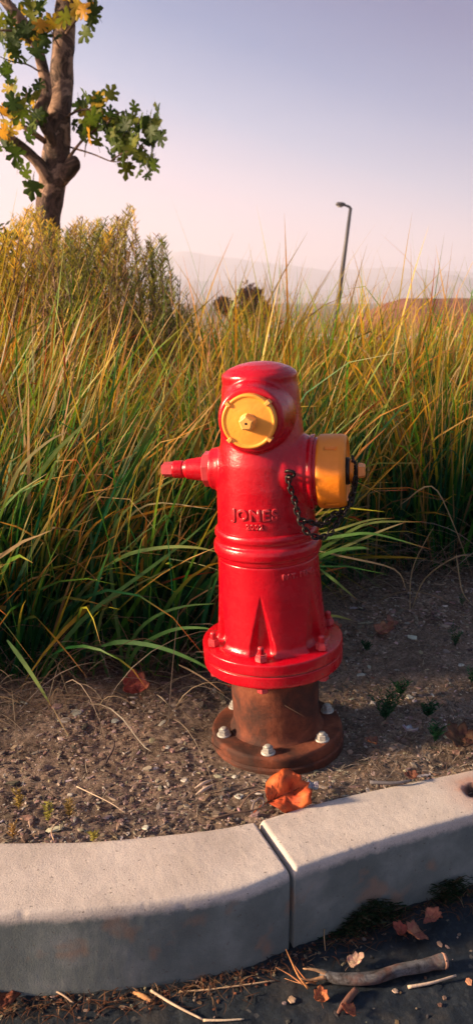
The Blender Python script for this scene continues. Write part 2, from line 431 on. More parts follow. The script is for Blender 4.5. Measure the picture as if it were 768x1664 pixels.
mb.add(vs, [(i*n+j, (i+1)*n+j, (i+1)*n+j+1, i*n+j+1) for i in range(len(xs)-1) for j in range(n-1)])
tag(mb.build('soil', M_soil), kind='structure')

# ------------------------------------------------------------------ hydrant
HY = empty('fire_hydrant', (.0888, 1.57, .0)); HY.rotation_mode = 'QUATERNION'
HM = Matrix.Translation((.0888, 1.57, .0)) @ Matrix.Rotation(R(-3.3), 4, 'Y') @ Matrix.Rotation(R(-12), 4, 'Z')
HY.rotation_quaternion = HM.to_quaternion()
HI = HM.inverted()
tag(HY, 'red fire hydrant with yellow-orange caps, standing on a rusty base behind the kerb', 'fire hydrant')
Fm = Matrix.Rotation(pi/2, 4, 'X')                  # axis +Z -> -Y (front)
Pm = Matrix.Rotation(pi/2, 4, 'Y')                  # axis +Z -> +X (pumper side)
Sm = Matrix.Rotation(-pi/2, 4, 'Y')                 # axis +Z -> -X (stem side)
# upper barrel: bonnet, nozzle bosses and neck cast in one piece
ZF, ZP, ZS = .703, .582, .590
mb = MB()
prof = fillet([(.0, .40), (.100, .40), (.1005, .462), (.0985, .50), (.0965, .56), (.092, .61), (.083, .65), (.0785, .70), (.0755, .745), (.0728, .762), (.0738, .774), (.0725, .779), (.060, .7885), (.040, .7960), (.02, .8000), (.0, .801)], .003)
prof[0] = (.0005, .40); prof[-1] = (.0005, .801)
lathe(mb, prof, 96)
lathe(mb, fillet([(.0005, .0), (.073, .0), (.073, .045), (.069, .072), (.062, .104), (.0595, .109), (.0005, .109)], .003), 72, Matrix.Translation((0, 0, ZF)) @ Fm)
lathe(mb, fillet([(.0005, .0), (.086, .0), (.084, .055), (.0745, .078), (.0745, .088), (.071, .090), (.071, .094), (.074, .096), (.074, .104), (.0005, .104)], .0025), 72, Matrix.Translation((0, 0, ZP)) @ Pm)
lathe(mb, fillet([(.0005, .0), (.050, .0), (.047, .085), (.044, .094), (.0415, .1075), (.0005, .1075)], .003), 60, Matrix.Translation((0, 0, ZS)) @ Sm)
ub = mb.build('upper_barrel', M_red, HY)
rm = ub.modifiers.new('remesh', 'REMESH'); rm.mode = 'VOXEL'; rm.voxel_size = .0021; rm.use_smooth_shade = True
sm = ub.modifiers.new('smooth', 'SMOOTH'); sm.factor = .6; sm.iterations = 5
dg = bpy.context.evaluated_depsgraph_get(); me = bpy.data.meshes.new_from_object(ub.evaluated_get(dg)); ub.modifiers.clear(); ub.data = me
me.name = 'upper_barrel'
# rings between the barrels
mb = MB(); lathe(mb, dense(fillet([(r_, z_+.013) for r_, z_ in [(.09, .462), (.1035, .462), (.1065, .456), (.1065, .449), (.1035, .444), (.1035, .437), (.1085, .433), (.1105, .425), (.1100, .414), (.1055, .410), (.1050, .403), (.1015, .398), (.09, .398)]][::-1], .0025), .004), 128)
mb.build('ring', M_red, HY)
def pocket(r, z, t):
    if z < .252: zk = .252
    else: zk = z
    if z > .362: return r
    s = (.362-zk)/(.362-.252); w = R(12.5)*s+1e-4
    for k in range(6):
        c = -pi/2+k*pi/3; d = abs((t-c+pi) % (2*pi)-pi)
        if d < w*1.12:
            e = min(1, (w*1.12-d)/(w*.42+R(1.6))); e = e*e*(3-2*e)
            return r-.016*s*e
    return r
mb = MB(); pr = fillet([(.098, .415), (.1030, .412), (.1040, .380), (.1070, .325), (.1110, .275), (.1140, .243), (.1185, .234), (.125, .230)], .003)
lathe(mb, dense(pr[::-1], .0032), 360, rf=pocket, caps=False); mb.build('lower_barrel', M_red, HY)
mb = MB(); lathe(mb, fillet([(.05, .205), (.1465, .205), (.1475, .208), (.1475, .225), (.1465, .2285), (.126, .2315), (.05, .2315)], .002), 128)
mb.build('flange', M_red, HY, angle=40)
mb = MB(); lathe(mb, fillet([(.05, .176), (.141, .176), (.1455, .179), (.1465, .183), (.1465, .201), (.1455, .2025), (.05, .2025)], .003), 128)
mb.build('flange', M_red, HY, angle=40)
mb = MB(); lathe(mb, [(.10, .200), (.1437, .200), (.1437, .207), (.10, .207)], 96, rf=lambda r, z, t: r+(.0010*mnoise.noise(Vector((cos(t)*12, sin(t)*12, z*90))) if r > .12 else 0)); mb.build('gasket', simple('dusty_gasket', (.30, .10, .08), .8, .5, 60), HY)
# rusty spool and base flange
mb = MB(); lathe(mb, dense(fillet([(.05, .022), (.104, .022), (.0965, .029), (.0935, .042), (.0925, .155), (.097, .169), (.103, .177), (.05, .177)], .004), .006), 120, rf=lambda r, z, t: r+(.0012*mnoise.fractal(Vector((cos(t)*2.5, sin(t)*2.5, z*25)), 1, 2, 4) if r > .06 else 0)); mb.build('spool', M_rust, HY)
mb = MB(); lathe(mb, dense(fillet([(.05, -.026), (.1425, -.026), (.1435, -.008), (.1435, -.004), (.139, -.001), (.1405, .002), (.1405, .019), (.137, .0235), (.05, .025)], .0025), .005), 160, rf=lambda r, z, t: r+(.0012*mnoise.fractal(Vector((cos(t)*5, sin(t)*5, z*30)), 1, 2, 4) if r > .06 else 0)); mb.build('base_flange', M_rust, HY)
# bolts: red studs with nuts on the upper flange, galvanised ones on the base flange
nut = MB(); prism(nut, 6, .0125, .0125, .222, .234); prism(nut, 6, .0108, .0108, .234, .237, bev=.0006); nut_me = nut.mesh('nut', M_red, False)
st = MB(); pr = [(.0062, .222)]
for k in range(6): pr += [(.0068, .2365+k*.0022), (.0060, .2376+k*.0022)]
pr += [(.0058, .2505), (.003, .2520)]
lathe(st, pr, 14); st_me = st.mesh('stud', M_red)
nb = MB(); prism(nb, 6, .0122, .0122, .155, .166); nb_me = nb.mesh('nut', M_red, False)
gn = MB(); lathe(gn, [(.0145, .031), (.0150, .033), (.0145, .0352), (.010, .0355)], 20); gn_w = gn.mesh('washer', M_galv)
gn = MB(); prism(gn, 6, .0118, .0118, .0350, .0455, bev=.0016); gn_n = gn.mesh('nut', M_galv, False)
gn = MB(); lathe(gn, fillet([(.0078, .044), (.0078, .0475), (.006, .0495), (.001, .0500)], .002), 16); gn_s = gn.mesh('stud', M_galv)
def bolt(ang, rad, parts, name='bolt', tw=0):
    M0 = Matrix.Rotation(ang, 4, 'Z') @ Matrix.Translation((rad, 0, .009 if name == 'flange_bolt' else -.0085)) @ Matrix.Rotation(tw, 4, 'Z')
    root = None
    for i, (nm, me_) in enumerate(parts):
        if i == 0: root = link(name, me_, HY, M0)
        else: link(nm, me_, root)
for k in range(6):
    a = -pi/2+k*pi/3
    bolt(a, .1285, [('bolt', nut_me), ('stud', st_me), ('nut', nb_me)], 'flange_bolt', k*.7)
    bolt(a+R(1), .1205, [('bolt', gn_n), ('washer', gn_w), ('stud', gn_s)], 'base_bolt', k*.45+.2)
# operating stem on the left: gland nut, cone, collar, square-ish end
Ms = Matrix.Translation((0, 0, ZS)) @ Sm
mb = MB(); prism(mb, 8, .0365, .0365, .1065, .1225, Ms, .0022, .3); mb.build('gland_nut', M_red, HY, smooth=False)
mb = MB(); lathe(mb, fillet([(.012, .118), (.026, .118), (.0245, .130), (.0205, .158), (.0168, .164), (.0165, .168), (.008, .168)], .0015), 40, Ms); mb.build('stem_sleeve', M_red, HY, angle=50)
mb = MB(); lathe(mb, fillet([(.008, .1655), (.0170, .1655), (.0182, .1675), (.0182, .1855), (.0165, .1875), (.008, .1875)], .0015), 36, Ms); mb.build('collar', M_red, HY, angle=50)
mb = MB(); prism(mb, 5, .0170, .0160, .186, .2115, Ms, .0025, .5); mb.build('operating_nut', M_red, HY, smooth=False)
# front hose cap
Mf = Matrix.Translation((0, 0, ZF)) @ Fm
mb = MB(); lathe(mb, [(.03, .105), (.0475, .105), (.0475, .114), (.03, .114)], 64, Mf); mb.build('nozzle', M_red, HY)
mb = MB(); lathe(mb, fillet([(.030, .110), (.0485, .110), (.0503, .112), (.0503, .1275), (.0493, .1300), (.0475, .1310), (.0450, .1305), (.0438, .1290), (.0405, .1290), (.022, .1305), (.0005, .1310)], .0012), 96, Mf)
capo = mb.build('hose_cap', M_yel, HY, angle=50)
for k in range(4):
    a = R(42+90*k+ (6 if k % 2 else 0)); mb = MB()
    Ml = Mf @ Matrix.Rotation(a, 4, 'Z')
    vs = []; c = [(.0435, -.0028), (.0535, -.0045), (.0535, .0045), (.0435, .0028)]
    for z, s in ((.112, 1), (.1305, 1), (.1330, .75)):
        for (x, y) in c: vs.append(Ml @ Vector((x if s == 1 else .0507+(x-.0507)*.85, y*s, z)))
    mb.add(vs, [(0, 3, 2, 1), (8, 9, 10, 11)]+[(j*4+i, j*4+(i+1) % 4, j*4+4+(i+1) % 4, j*4+4+i) for j in range(2) for i in range(4)])
    mb.build('lug', M_yel, capo, smooth=False)
mb = MB(); lathe(mb, [(.0165, .129), (.0160, .1320), (.012, .1330)], 40, Mf); mb.build('boss', M_yel, capo)
mb = MB(); prism(mb, 5, .0165, .0140, .130, .1535, Mf, .0018, .32); onut = mb.build('cap_nut', M_yel, capo, smooth=False)
mb = MB(); lathe(mb, [(.0022, .150), (.0022, .1540)], 14, Mf); mb.build('screw_hole', M_hole, capo)
# pumper cap with two wrench slots
Mp = Matrix.Translation((0, 0, ZP)) @ Pm
mb = MB(); lathe(mb, dense(fillet([(.050, .098), (.0675, .098), (.0675, .114), (.050, .114)], .001), .005), 72, Mp); mb.build('nozzle', M_red, HY)
def slot(r, z, t):
    # t=0 points down (local), facing camera is -Y
    if r < .066 or not (.126 < z < .149): return r
    for c in (-pi/2-R(48), -pi/2+R(48)):
        d = abs((t-c+pi) % (2*pi)-pi)*r
        if d < .0034: return r-.0060
    return r
mb = MB(); lathe(mb, dense(fillet([(.060, .1100), (.0700, .1100), (.0725, .1130), (.0735, .118), (.0730, .155), (.0700, .1640), (.0660, .1665), (.0610, .1660), (.0590, .1615), (.030, .1610), (.0005, .1615)], .0025, 4), .0022), 420, Mp, slot)
pc = mb.build('pumper_cap', M_org, HY)
mb = MB(); lathe(mb, fillet([(.010, .160), (.0255, .160), (.0270, .163), (.0270, .168), (.0255, .1705), (.010, .1710)], .001), 48, Mp); mb.build('chain_ring', M_chain, pc)
mb = MB(); lathe(mb, fillet([(.010, .170), (.0225, .170), (.0235, .172), (.0225, .178), (.013, .1795)], .001), 48, Mp); mb.build('boss', M_org, pc)
mb = MB(); lathe(mb, [(.0105, .178), (.0105, .188)], 24, Mp); mb.build('chain_loop', M_chain, pc)
mb = MB(); prism(mb, 5, .0165, .0145, .186, .200, Mp, .0018, .2); mb.build('cap_nut', M_org, pc, smooth=False)
# chain
eye = MB(); A_ = HI @ aty(468, 768, 1.468); A0 = HI @ aty(464, 772, 1.50)
hk = [aty(464, 768, 1.500), aty(464, 766, 1.478), aty(468, 765, 1.470), aty(476, 767, 1.468), aty(478, 772, 1.470), aty(470, 776, 1.474), aty(465, 773, 1.480)]
tube(eye, [HI @ p for p in spline(hk, 4)], .0030, 8); eye.build('chain_eye', M_chain, HY)
lk = MB(); vs = []; fs = []; nu, nv = 14, 6
for i in range(nu):
    a = 2*pi*i/nu; cx = .0028*(1 if cos(a) > 0 else -1)*min(1, abs(cos(a))*3)+.0036*cos(a); cy = .0038*sin(a)
    tx = Vector((cos(a), sin(a)*1.0, 0)).normalized()
    for j in range(nv):
        b_ = 2*pi*j/nv; p = Vector((cx, cy, 0))+tx*(.0016*cos(b_))+Vector((0, 0, .0016*sin(b_))); vs.append(p)
for i in range(nu):
    for j in range(nv): fs.append((i*nv+j, ((i+1) % nu)*nv+j, ((i+1) % nu)*nv+(j+1) % nv, i*nv+(j+1) % nv))
lk.add(vs, fs); link_me = lk.mesh('chain_link', M_chain)
chain = empty('chain'); chain.parent = HY
def lay_chain(pts, step=.0106):
    P = spline([HI @ aty(*p) for p in pts], 16); acc = 0; last = P[0]; i = 0; out = [P[0]]
    for p in P[1:]:
        while (p-out[-1]).length >= step: out.append(out[-1]+(p-out[-1]).normalized()*step)
    for k in range(len(out)-1):
        d = (out[k+1]-out[k]); m = (out[k]+out[k+1])/2; a, b_ = frame_for(d); d.normalize()
        ang = (0.5 if k % 2 else 0.5+pi/2)+random.uniform(-.35, .35)
        u = a*cos(ang)+b_*sin(ang); v = d.cross(u)
        M0 = Matrix((d*1.18, u*1.25, v*1.25)).transposed().to_4x4(); M0.translation = m; link('chain_link', link_me, chain, M0)
lay_chain([(468, 774, 1.468), (470, 790, 1.467), (477, 808, 1.466), (482, 830, 1.463), (488, 848, 1.460), (499, 866, 1.458), (515, 873, 1.462), (532, 870, 1.478), (543, 857, 1.492), (551, 842, 1.50), (562, 826, 1.505), (571, 806, 1.507), (576, 786, 1.508), (577, 770, 1.507)])
lay_chain([(486, 846, 1.456), (503, 848, 1.462), (517, 853, 1.472), (530, 849, 1.486), (541, 836, 1.497), (553, 830, 1.505), (567, 822, 1.509), (574, 800, 1.515), (575, 760, 1.522), (572, 742, 1.53)])
# raised lettering
def letters(txt, size, R0, slope, zc, ang, thick, name='raised_lettering', tilt=0):
    cu = bpy.data.curves.new(name, 'FONT'); cu.body = txt; cu.size = size; cu.extrude = thick; cu.bevel_depth = thick*.5; cu.bevel_resolution = 1; cu.align_x = 'CENTER'; cu.align_y = 'CENTER'; cu.space_character = 1.22; cu.offset = size*.012
    to = bpy.data.objects.new(name, cu); COL.objects.link(to); bpy.context.view_layer.update()
    me_ = bpy.data.meshes.new_from_object(to.evaluated_get(bpy.context.evaluated_depsgraph_get())); bpy.data.objects.remove(to)
    for v in me_.vertices:
        x, y, z = v.co; th = ang+x/R0; rr = R0+slope*y+z; zz_ = zc+y+tilt*x
        v.co = (rr*cos(th), rr*sin(th), zz_)
    me_.materials.clear(); me_.materials.append(M_red); o = bpy.data.objects.new(name, me_); COL.objects.link(o); o.parent = HY; return o
letters('JONES', .0285, .0980, -.02, .5170, -pi/2-R(3), .0022)
letters('2002', .0140, .0988, -.02, .4945, -pi/2-R(3), .0016)
letters('PAT. PEND.', .0135, .1042, -.08, .3920, -pi/2+R(47), .0015, tilt=.0)

# ------------------------------------------------------------------ blades (grass)
class Ribbons:
    def __init__(s): s.V = []; s.Fc = []; s.C = []; s.n = 0
    def blade(s, pts, w, cols, wdir=None, keel=.25):
        m = len(pts); P = np.array(pts); T = np.gradient(P, axis=0)
        if wdir is None: wdir = np.array((random.uniform(-1, 1), random.uniform(-1, 1), random.uniform(-.2, .2)))
        side = np.cross(T, wdir); side /= (np.linalg.norm(side, axis=1)[:, None]+1e-9)
        ss_ = np.linspace(0, 1, m); ww = w*np.minimum(1, .45+ss_*3)*(1-ss_**2.2)**.8; ww[-1] = w*.03
        a = P-side*ww[:, None]*.5; c = P+side*ww[:, None]*.5
        V = np.empty((2*m, 3)); V[0::2] = a; V[1::2] = c
        f = np.array([(2*i, 2*i+1, 2*i+3, 2*i+2) for i in range(m-1)])+s.n
        s.V.append(V); s.Fc.append(f); s.C.append(np.repeat(cols, 2, axis=0)); s.n += 2*m
    def build(s, name, mat_):
        V = np.concatenate(s.V); Fq = np.concatenate(s.Fc); C = np.concatenate(s.C)
        me_ = bpy.data.meshes.new(name); me_.vertices.add(len(V)); me_.vertices.foreach_set('co', V.astype(np.float32).ravel())
        nf = len(Fq); me_.loops.add(nf*4); me_.loops.foreach_set('vertex_index', Fq.astype(np.int32).ravel())
        me_.polygons.add(nf); me_.polygons.foreach_set('loop_start', np.arange(nf, dtype=np.int32)*4); me_.polygons.foreach_set('loop_total', np.full(nf, 4, dtype=np.int32))
        me_.polygons.foreach_set('use_smooth', [True]*nf)
        me_.update(calc_edges=True)
        a = me_.color_attributes.new('col', 'FLOAT_COLOR', 'POINT'); arr = np.ones((len(V), 4), dtype=np.float32); arr[:, :3] = C; a.data.foreach_set('color', arr.ravel())
        me_.materials.append(mat_); o = bpy.data.objects.new(name, me_); COL.objects.link(o); return o
SEG = 8
sL = np.linspace(0, 1, SEG)
def arc(base, length, az, a0, k, power=1.5, zmin=.004, kink=0):
    ang = a0+k*sL**power
    if kink: ang[random.randint(3, 6):] += kink
    st_ = length/(SEG-1)
    dx = np.sin(ang)*cos(az); dy = np.sin(ang)*sin(az); dz = np.cos(ang)
    P = np.zeros((SEG, 3)); P[0] = base
    mid = lambda a: (a[:-1]+a[1:])/2*st_
    P[1:, 0] = base[0]+np.cumsum(mid(dx)); P[1:, 1] = base[1]+np.cumsum(mid(dy)); P[1:, 2] = base[2]+np.cumsum(mid(dz))
    P[:, 2] = np.maximum(P[:, 2], zmin); return P
GREENS = [(.006, .085, .026), (.012, .115, .024), (.008, .095, .042), (.030, .150, .016), (.004, .065, .030)]
YG = [(.22, .38, .015), (.70, .42, .02), (.80, .34, .02), (.12, .30, .015), (.52, .44, .02)]
TAN = [(.50, .30, .09), (.52, .35, .15), (.40, .20, .07), (.56, .38, .18)]
REDT = [(.40, .05, .02), (.50, .14, .03), (.55, .24, .05)]
def cols_for(dry):
    g = np.array(random.choice(GREENS))*random.uniform(.75, 1.3); y = np.array(random.choice(YG)); tn = np.array(random.choice(TAN)); rd = np.array(random.choice(REDT))
    s = sL[:, None]
    if random.random() < dry*.22: return (tn*(.8+.3*s)+0*g)*random.uniform(.55, 1.1)
    f1 = np.clip((s-random.uniform(.35, .75)*(1.25-dry*.7))*3.0, 0, 1)*min(1, .45+.75*dry); c = g*(1-f1)+y*f1
    tip = rd if random.random() < .6 else tn
    if random.random() < .55+.3*dry:
        f2 = np.clip((s-random.uniform(.72, .93))*7, 0, 1); c = c*(1-f2)+tip*f2
    return c
def gfront(x):      # front edge of the grass on the soil
    return float(np.interp(x, [-6, -.6, -.1, .12, .33, .55, .9, 1.5, 6], [1.80, 1.83, 1.88, 2.12, 2.52, 2.66, 2.62, 2.72, 3.4]))
RB = Ribbons()
tus = []
def clump_noise(x, y): return mnoise.fractal(Vector((x*2.2, y*2.2, 7)), 1, 2, 3)
tries = 0
while len(tus) < 1500:
    x = random.uniform(-3.4, 3.1); dd_ = random.random()**1.35*3.9; y = gfront(x)+dd_
    if abs(x) > .42*y+1.1 + (1.0 if x < 0 else 0): continue
    if y > 6.0: continue
    tus.append((x, y, dd_))
for x, y, d in tus:
    cn = clump_noise(x, y); hgt = np.interp(d, [0, .25, .8, 2.2, 4], [.58, .72, .85, .92, .95])
    if x > .2: hgt = np.interp(d, [0, .3, .8, 2, 4], [.64, .78, .87, .90, .92])
    hgt *= 1+.30*cn+random.uniform(-.12, .10)
    dry = min(1, max(0, .20+.22*d+.35*cn+(.12 if x > .2 else 0)+random.uniform(-.1, .1)))
    nbl = random.randint(22, 33) if d < 1.2 else random.randint(12, 19)
    taz = random.uniform(0, 2*pi)
    lean = Vector(((.24 if x < 0 else .03)+.25*mnoise.noise(Vector((x*1.3, y*1.3, 3))), -.05))
    for b_ in range(nbl):
        az = random.uniform(0, 2*pi); r0 = random.random()**.5*.055
        bx, by = x+r0*cos(az), y+r0*sin(az)
        a0 = abs(random.gauss(0, R(9)))+r0*2.2
        vx, vy = sin(a0)*cos(az)+lean.x*random.uniform(.1, 1.5), sin(a0)*sin(az)+lean.y
        az2 = atan2(vy, vx); a0 = math.asin(min(.9, sqrt(vx*vx+vy*vy)))
        q = random.random(); k = R(random.uniform(5, 28)) if q < .62 else (R(random.uniform(28, 65)) if q < .92 else R(random.uniform(70, 130)))
        ln_ = hgt*random.uniform(.62, 1.12)*(1.0 if q < .9 else 1.05)
        if random.random() < .09: ln_ *= random.uniform(1.1, 1.3); k *= .6
        P = arc((bx, by, -.01), ln_, az2, a0*.8, k, kink=(random.uniform(.5, 1.8) if random.random() < .10 else 0))
        RB.blade(P, random.choice([random.uniform(.0040, .0090), random.uniform(.0085, .0165)]), cols_for(dry))
# fine dead blades and thatch at the feet of the tussocks
for i in range(3600):
    x = random.uniform(-1.5, 1.7); y = gfront(x)+random.gauss(.10, .16)
    ln_ = random.uniform(.10, .42); q = random.random()
    P = arc((x, y, random.uniform(0, .06)), ln_, random.uniform(0, 2*pi), R(random.uniform(20, 80)), R(random.uniform(20, 130)), 1.2, soilz(x, y)+.004)
    tn = np.array(random.choice([(.24, .19, .15), (.36, .30, .24), (.16, .11, .08), (.30, .22, .14)]))*random.uniform(.4, 1.0)
    RB.blade(P, random.uniform(.0012, .0030), np.repeat(tn[None], SEG, 0)*(1+.2*sL[:, None]))
def hero(pts, w, c0, c1, tip=None, tan_=.0):
    P = spline([aty(*p) for p in pts], max(2, 14//(len(pts)-1))); P = [tuple(p) for p in P]; s = np.linspace(0, 1, len(P))[:, None]
    c = np.array(c0)*(1-s)+np.array(c1)*s
    if tip is not None: f = np.clip((s-.86)*10, 0, 1); c = c*(1-f)+np.array(tip)*f
    RB.blade(P, w, c, np.array((.15, -1, .35)))
G1, G2, G3, T1, RD = (.05, .16, .04), (.11, .26, .06), (.30, .34, .09), (.46, .34, .18), (.36, .10, .04)
for h in [
  ([(60, 1120, 1.80), (110, 1035, 1.76), (160, 985, 1.74), (235, 930, 1.74), (300, 880, 1.74), (355, 830, 1.75)], .011, G1, G2),
  ([(150, 1115, 1.83), (165, 1000, 1.80), (205, 960, 1.78), (352, 888, 1.74)], .007, G1, G3, RD),
  ([(165, 925, 1.80), (210, 900, 1.76), (270, 889, 1.72), (320, 890, 1.70), (356, 898, 1.69)], .009, G2, G3),
  ([(200, 1105, 1.82), (215, 1040, 1.78), (250, 1003, 1.74), (300, 985, 1.72), (350, 981, 1.70)], .009, G1, G2),
  ([(205, 1100, 1.80), (222, 1055, 1.76), (275, 1025, 1.72), (320, 1020, 1.69), (352, 1024, 1.68)], .010, G1, G2),
  ([(165, 1050, 1.74), (200, 1043, 1.70), (260, 1052, 1.66), (318, 1075, 1.63), (345, 1092, 1.62)], .011, G1, G2),
  ([(12, 1040, 1.72), (40, 1078, 1.66), (66, 1118, 1.62), (86, 1152, 1.60)], .010, G2, G3, RD),
  ([(86, 1150, 1.60), (105, 1185, 1.57), (120, 1205, 1.55), (165, 1232, 1.53)], .003, T1, T1),
  ([(0, 840, 1.80), (30, 765, 1.78), (75, 720, 1.76), (112, 700, 1.76)], .008, G3, T1),
  ([(0, 870, 1.86), (45, 800, 1.84), (90, 735, 1.82), (135, 690, 1.82), (150, 660, 1.84)], .010, G2, G3, T1),
  ([(170, 915, 1.82), (185, 860, 1.80), (215, 820, 1.78), (300, 770, 1.78), (345, 760, 1.8)], .006, G2, G3),
  ([(140, 1000, 1.84), (185, 880, 1.82), (240, 820, 1.80), (350, 828, 1.74)], .006, G2, T1),
  ([(205, 1110, 1.84), (190, 1010, 1.80), (180, 900, 1.80), (200, 800, 1.82), (240, 700, 1.9)], .009, G1, G2, RD),
  ([(180, 1115, 1.84), (150, 1000, 1.82), (150, 900, 1.82), (140, 780, 1.86)], .010, G1, G1),
  ([(100, 1112, 1.86), (130, 950, 1.84), (120, 800, 1.86), (150, 680, 1.92)], .010, G1, G2, RD),
  ([(500, 905, 1.86), (545, 878, 1.82), (600, 850, 1.80), (690, 848, 1.80)], .009, G2, G3, RD),
  ([(500, 912, 1.86), (560, 888, 1.82), (620, 862, 1.80), (665, 846, 1.80)], .007, G2, T1, RD),
  ([(505, 880, 1.84), (560, 870, 1.80), (610, 868, 1.78), (700, 893, 1.77)], .008, G2, G2, RD),
  ([(500, 915, 1.84), (540, 896, 1.80), (585, 890, 1.79), (600, 893, 1.79)], .009, G2, G2, T1),
  ([(515, 870, 1.84), (550, 860, 1.80), (600, 845, 1.80), (640, 842, 1.8)], .006, G3, G3, RD),
  ([(515, 895, 1.83), (560, 905, 1.80), (640, 925, 1.80), (660, 960, 1.8)], .005, T1, T1),
  ([(520, 925, 1.80), (545, 945, 1.78), (560, 958, 1.78), (580, 975, 1.78)], .007, G2, G3, RD),
  ([(530, 1000, 1.72), (550, 1002, 1.72), (572, 1008, 1.72)], .006, G3, G3),
  ([(665, 1000, 2.30), (668, 930, 2.28), (690, 880, 2.26), (705, 855, 2.26)], .004, T1, T1),
  ([(668, 990, 2.32), (690, 940, 2.26), (740, 905, 2.22), (775, 905, 2.2)], .004, T1, T1),
  ([(740, 900, 2.3), (750, 960, 2.28), (768, 985, 2.26)], .004, T1, T1),
  ([(650, 820, 2.35), (700, 790, 2.3), (735, 850, 2.3), (768, 940, 2.3)], .004, T1, T1),
  ([(120, 1120, 1.80), (128, 1150, 1.76), (138, 1185, 1.72)], .005, (.2, .06, .04), (.2, .06, .04)),
  ([(290, 1080, 1.76), (310, 1090, 1.74), (335, 1105, 1.70), (365, 1128, 1.66)], .004, T1, (.4, .22, .12)),
]: hero(*h)
g = RB.build('grass', M_grass); tag(g, 'tall arching grass with green feet and golden tips behind the hydrant', 'grass', kind='stuff')

# ------------------------------------------------------------------ gravel, chips and straw on the soil
def chunk(mb, c, sx_, sy_, sz_, col, rz, seed):
    """irregular 6- to 8-sided stone chip"""
    rnd = random.Random(seed); n = rnd.randint(4, 6); cz, sn = cos(rz), sin(rz); vs = []
    tl = rnd.uniform(-.3, .3), rnd.uniform(-.3, .3)
    for lev, sc_l in ((0, .95), (.6, 1.0), (1, .78)):
        for k in range(n):
            t = 2*pi*k/n+rnd.uniform(-.35, .35); r = sc_l*rnd.uniform(.65, 1.2)
            x, y = sx_*r*cos(t), sy_*r*sin(t)
            z = sz_*lev+x*tl[0]*.6+y*tl[1]*.6
            vs.append((c[0]+x*cz-y*sn, c[1]+x*sn+y*cz, c[2]+z))
    fs = [(l*n+k, l*n+(k+1) % n, (l+1)*n+(k+1) % n, (l+1)*n+k) for l in range(2) for k in range(n)]+[tuple(2*n+k for k in range(n))]
    mb.add(vs, fs, [tuple(x*rnd.uniform(.85, 1.1) for x in col)]*len(vs))
CH = [(.42, .33, .28), (.50, .43, .38), (.30, .22, .18), (.20, .13, .10), (.36, .25, .19), (.14, .09, .07), (.46, .40, .36), (.26, .17, .13), (.10, .065, .05)]
CH2 = [(.15, .11, .09), (.21, .155, .125), (.10, .076, .065), (.27, .205, .165), (.31, .235, .19)]
def inhyd(x, y, r=.148): return (x-.089)**2+(y-1.57)**2 < r*r
mb = MB(); cnt = 0
while cnt < 30000:
    x = random.uniform(-1.0, 1.35); s_ = random.random()**1.25*2.0; y = kb(x)+.004+s_
    if inhyd(x, y) or y > gfront(x)+.35: continue
    dn = mnoise.fractal(Vector((x*5, y*5, 2)), 1, 2, 3)
    if random.random() > .66+.6*dn: continue
    q = random.random(); r = random.uniform(.0010, .0030) if q < .93 else random.uniform(.0030, .0062)
    if s_ > .7: r *= 1.35
    el = random.choice([1, 1.3, 1.8, 3.0]); col = random.choice(CH if random.random() < .42 else CH2)
    chunk(mb, (x, y, soilz(x, y)-r*.15), r*el, r, r*random.uniform(.3, .9), col, random.uniform(0, pi), cnt); cnt += 1
for i in range(900):
    x = random.uniform(-1.0, 1.3); y = kb(x)+.01+random.random()**1.2*1.6
    if inhyd(x, y) or y > gfront(x)+.3 or mnoise.noise(Vector((x*4, y*4, 8))) < -.1: continue
    r = random.uniform(.0035, .0095); chunk(mb, (x, y, soilz(x, y)-r*.35), r*1.2, r, r*.7, random.choice(CH2), random.uniform(0, pi), i+200000)
tag(mb.build('gravel', M_chip, smooth=False), 'small pale stone chips and crumbs scattered over the brown soil', 'gravel', kind='stuff')
LR = Ribbons()
def straw(x, y, z, ln_, w, col, lift=.004):
    az = random.uniform(0, 2*pi); bend = random.gauss(0, 1.1); P = []
    for k in range(6):
        t = k/5; a = az+bend*(t-.5); 
        P.append((x, y, 0)); x += cos(a)*ln_/5; y += sin(a)*ln_/5
    P = [(px_, py_, z(px_, py_)+lift+lift*1.6*sin(pi*k/5)) for k, (px_, py_, _) in enumerate(P)]
    if any(inhyd(p[0], p[1]) for p in P): return
    c = np.array(col)*random.uniform(.6, 1.15); LR.blade(P, w, np.repeat(c[None], 6, 0), np.array((random.uniform(-.3, .3), random.uniform(-.3, .3), 1)))
STR = [(.20, .16, .13), (.30, .25, .21), (.13, .09, .07), (.08, .055, .045), (.20, .13, .10), (.40, .32, .25)]
for i in range(4800):
    x = random.uniform(-.95, 1.3)
    q = random.random()
    if q < .45: y = gfront(x)-abs(random.gauss(0, .10))+.04
    elif q < .86: y = kb(x)+random.uniform(.01, .8)
    else: x = random.uniform(.18, .75); y = kb(x)+abs(random.gauss(.02, .14))+.01
    if y < kb(x)+.015: continue
    straw(x, y, lambda a, b_: soilz(a, max(b_, kb(a)+.012)), random.uniform(.012, .075), random.uniform(.0006, .0019), random.choice(STR))
tag(LR.build('straw_litter', M_dry), 'dead straw and shredded bark strewn over the soil', 'litter', kind='stuff')
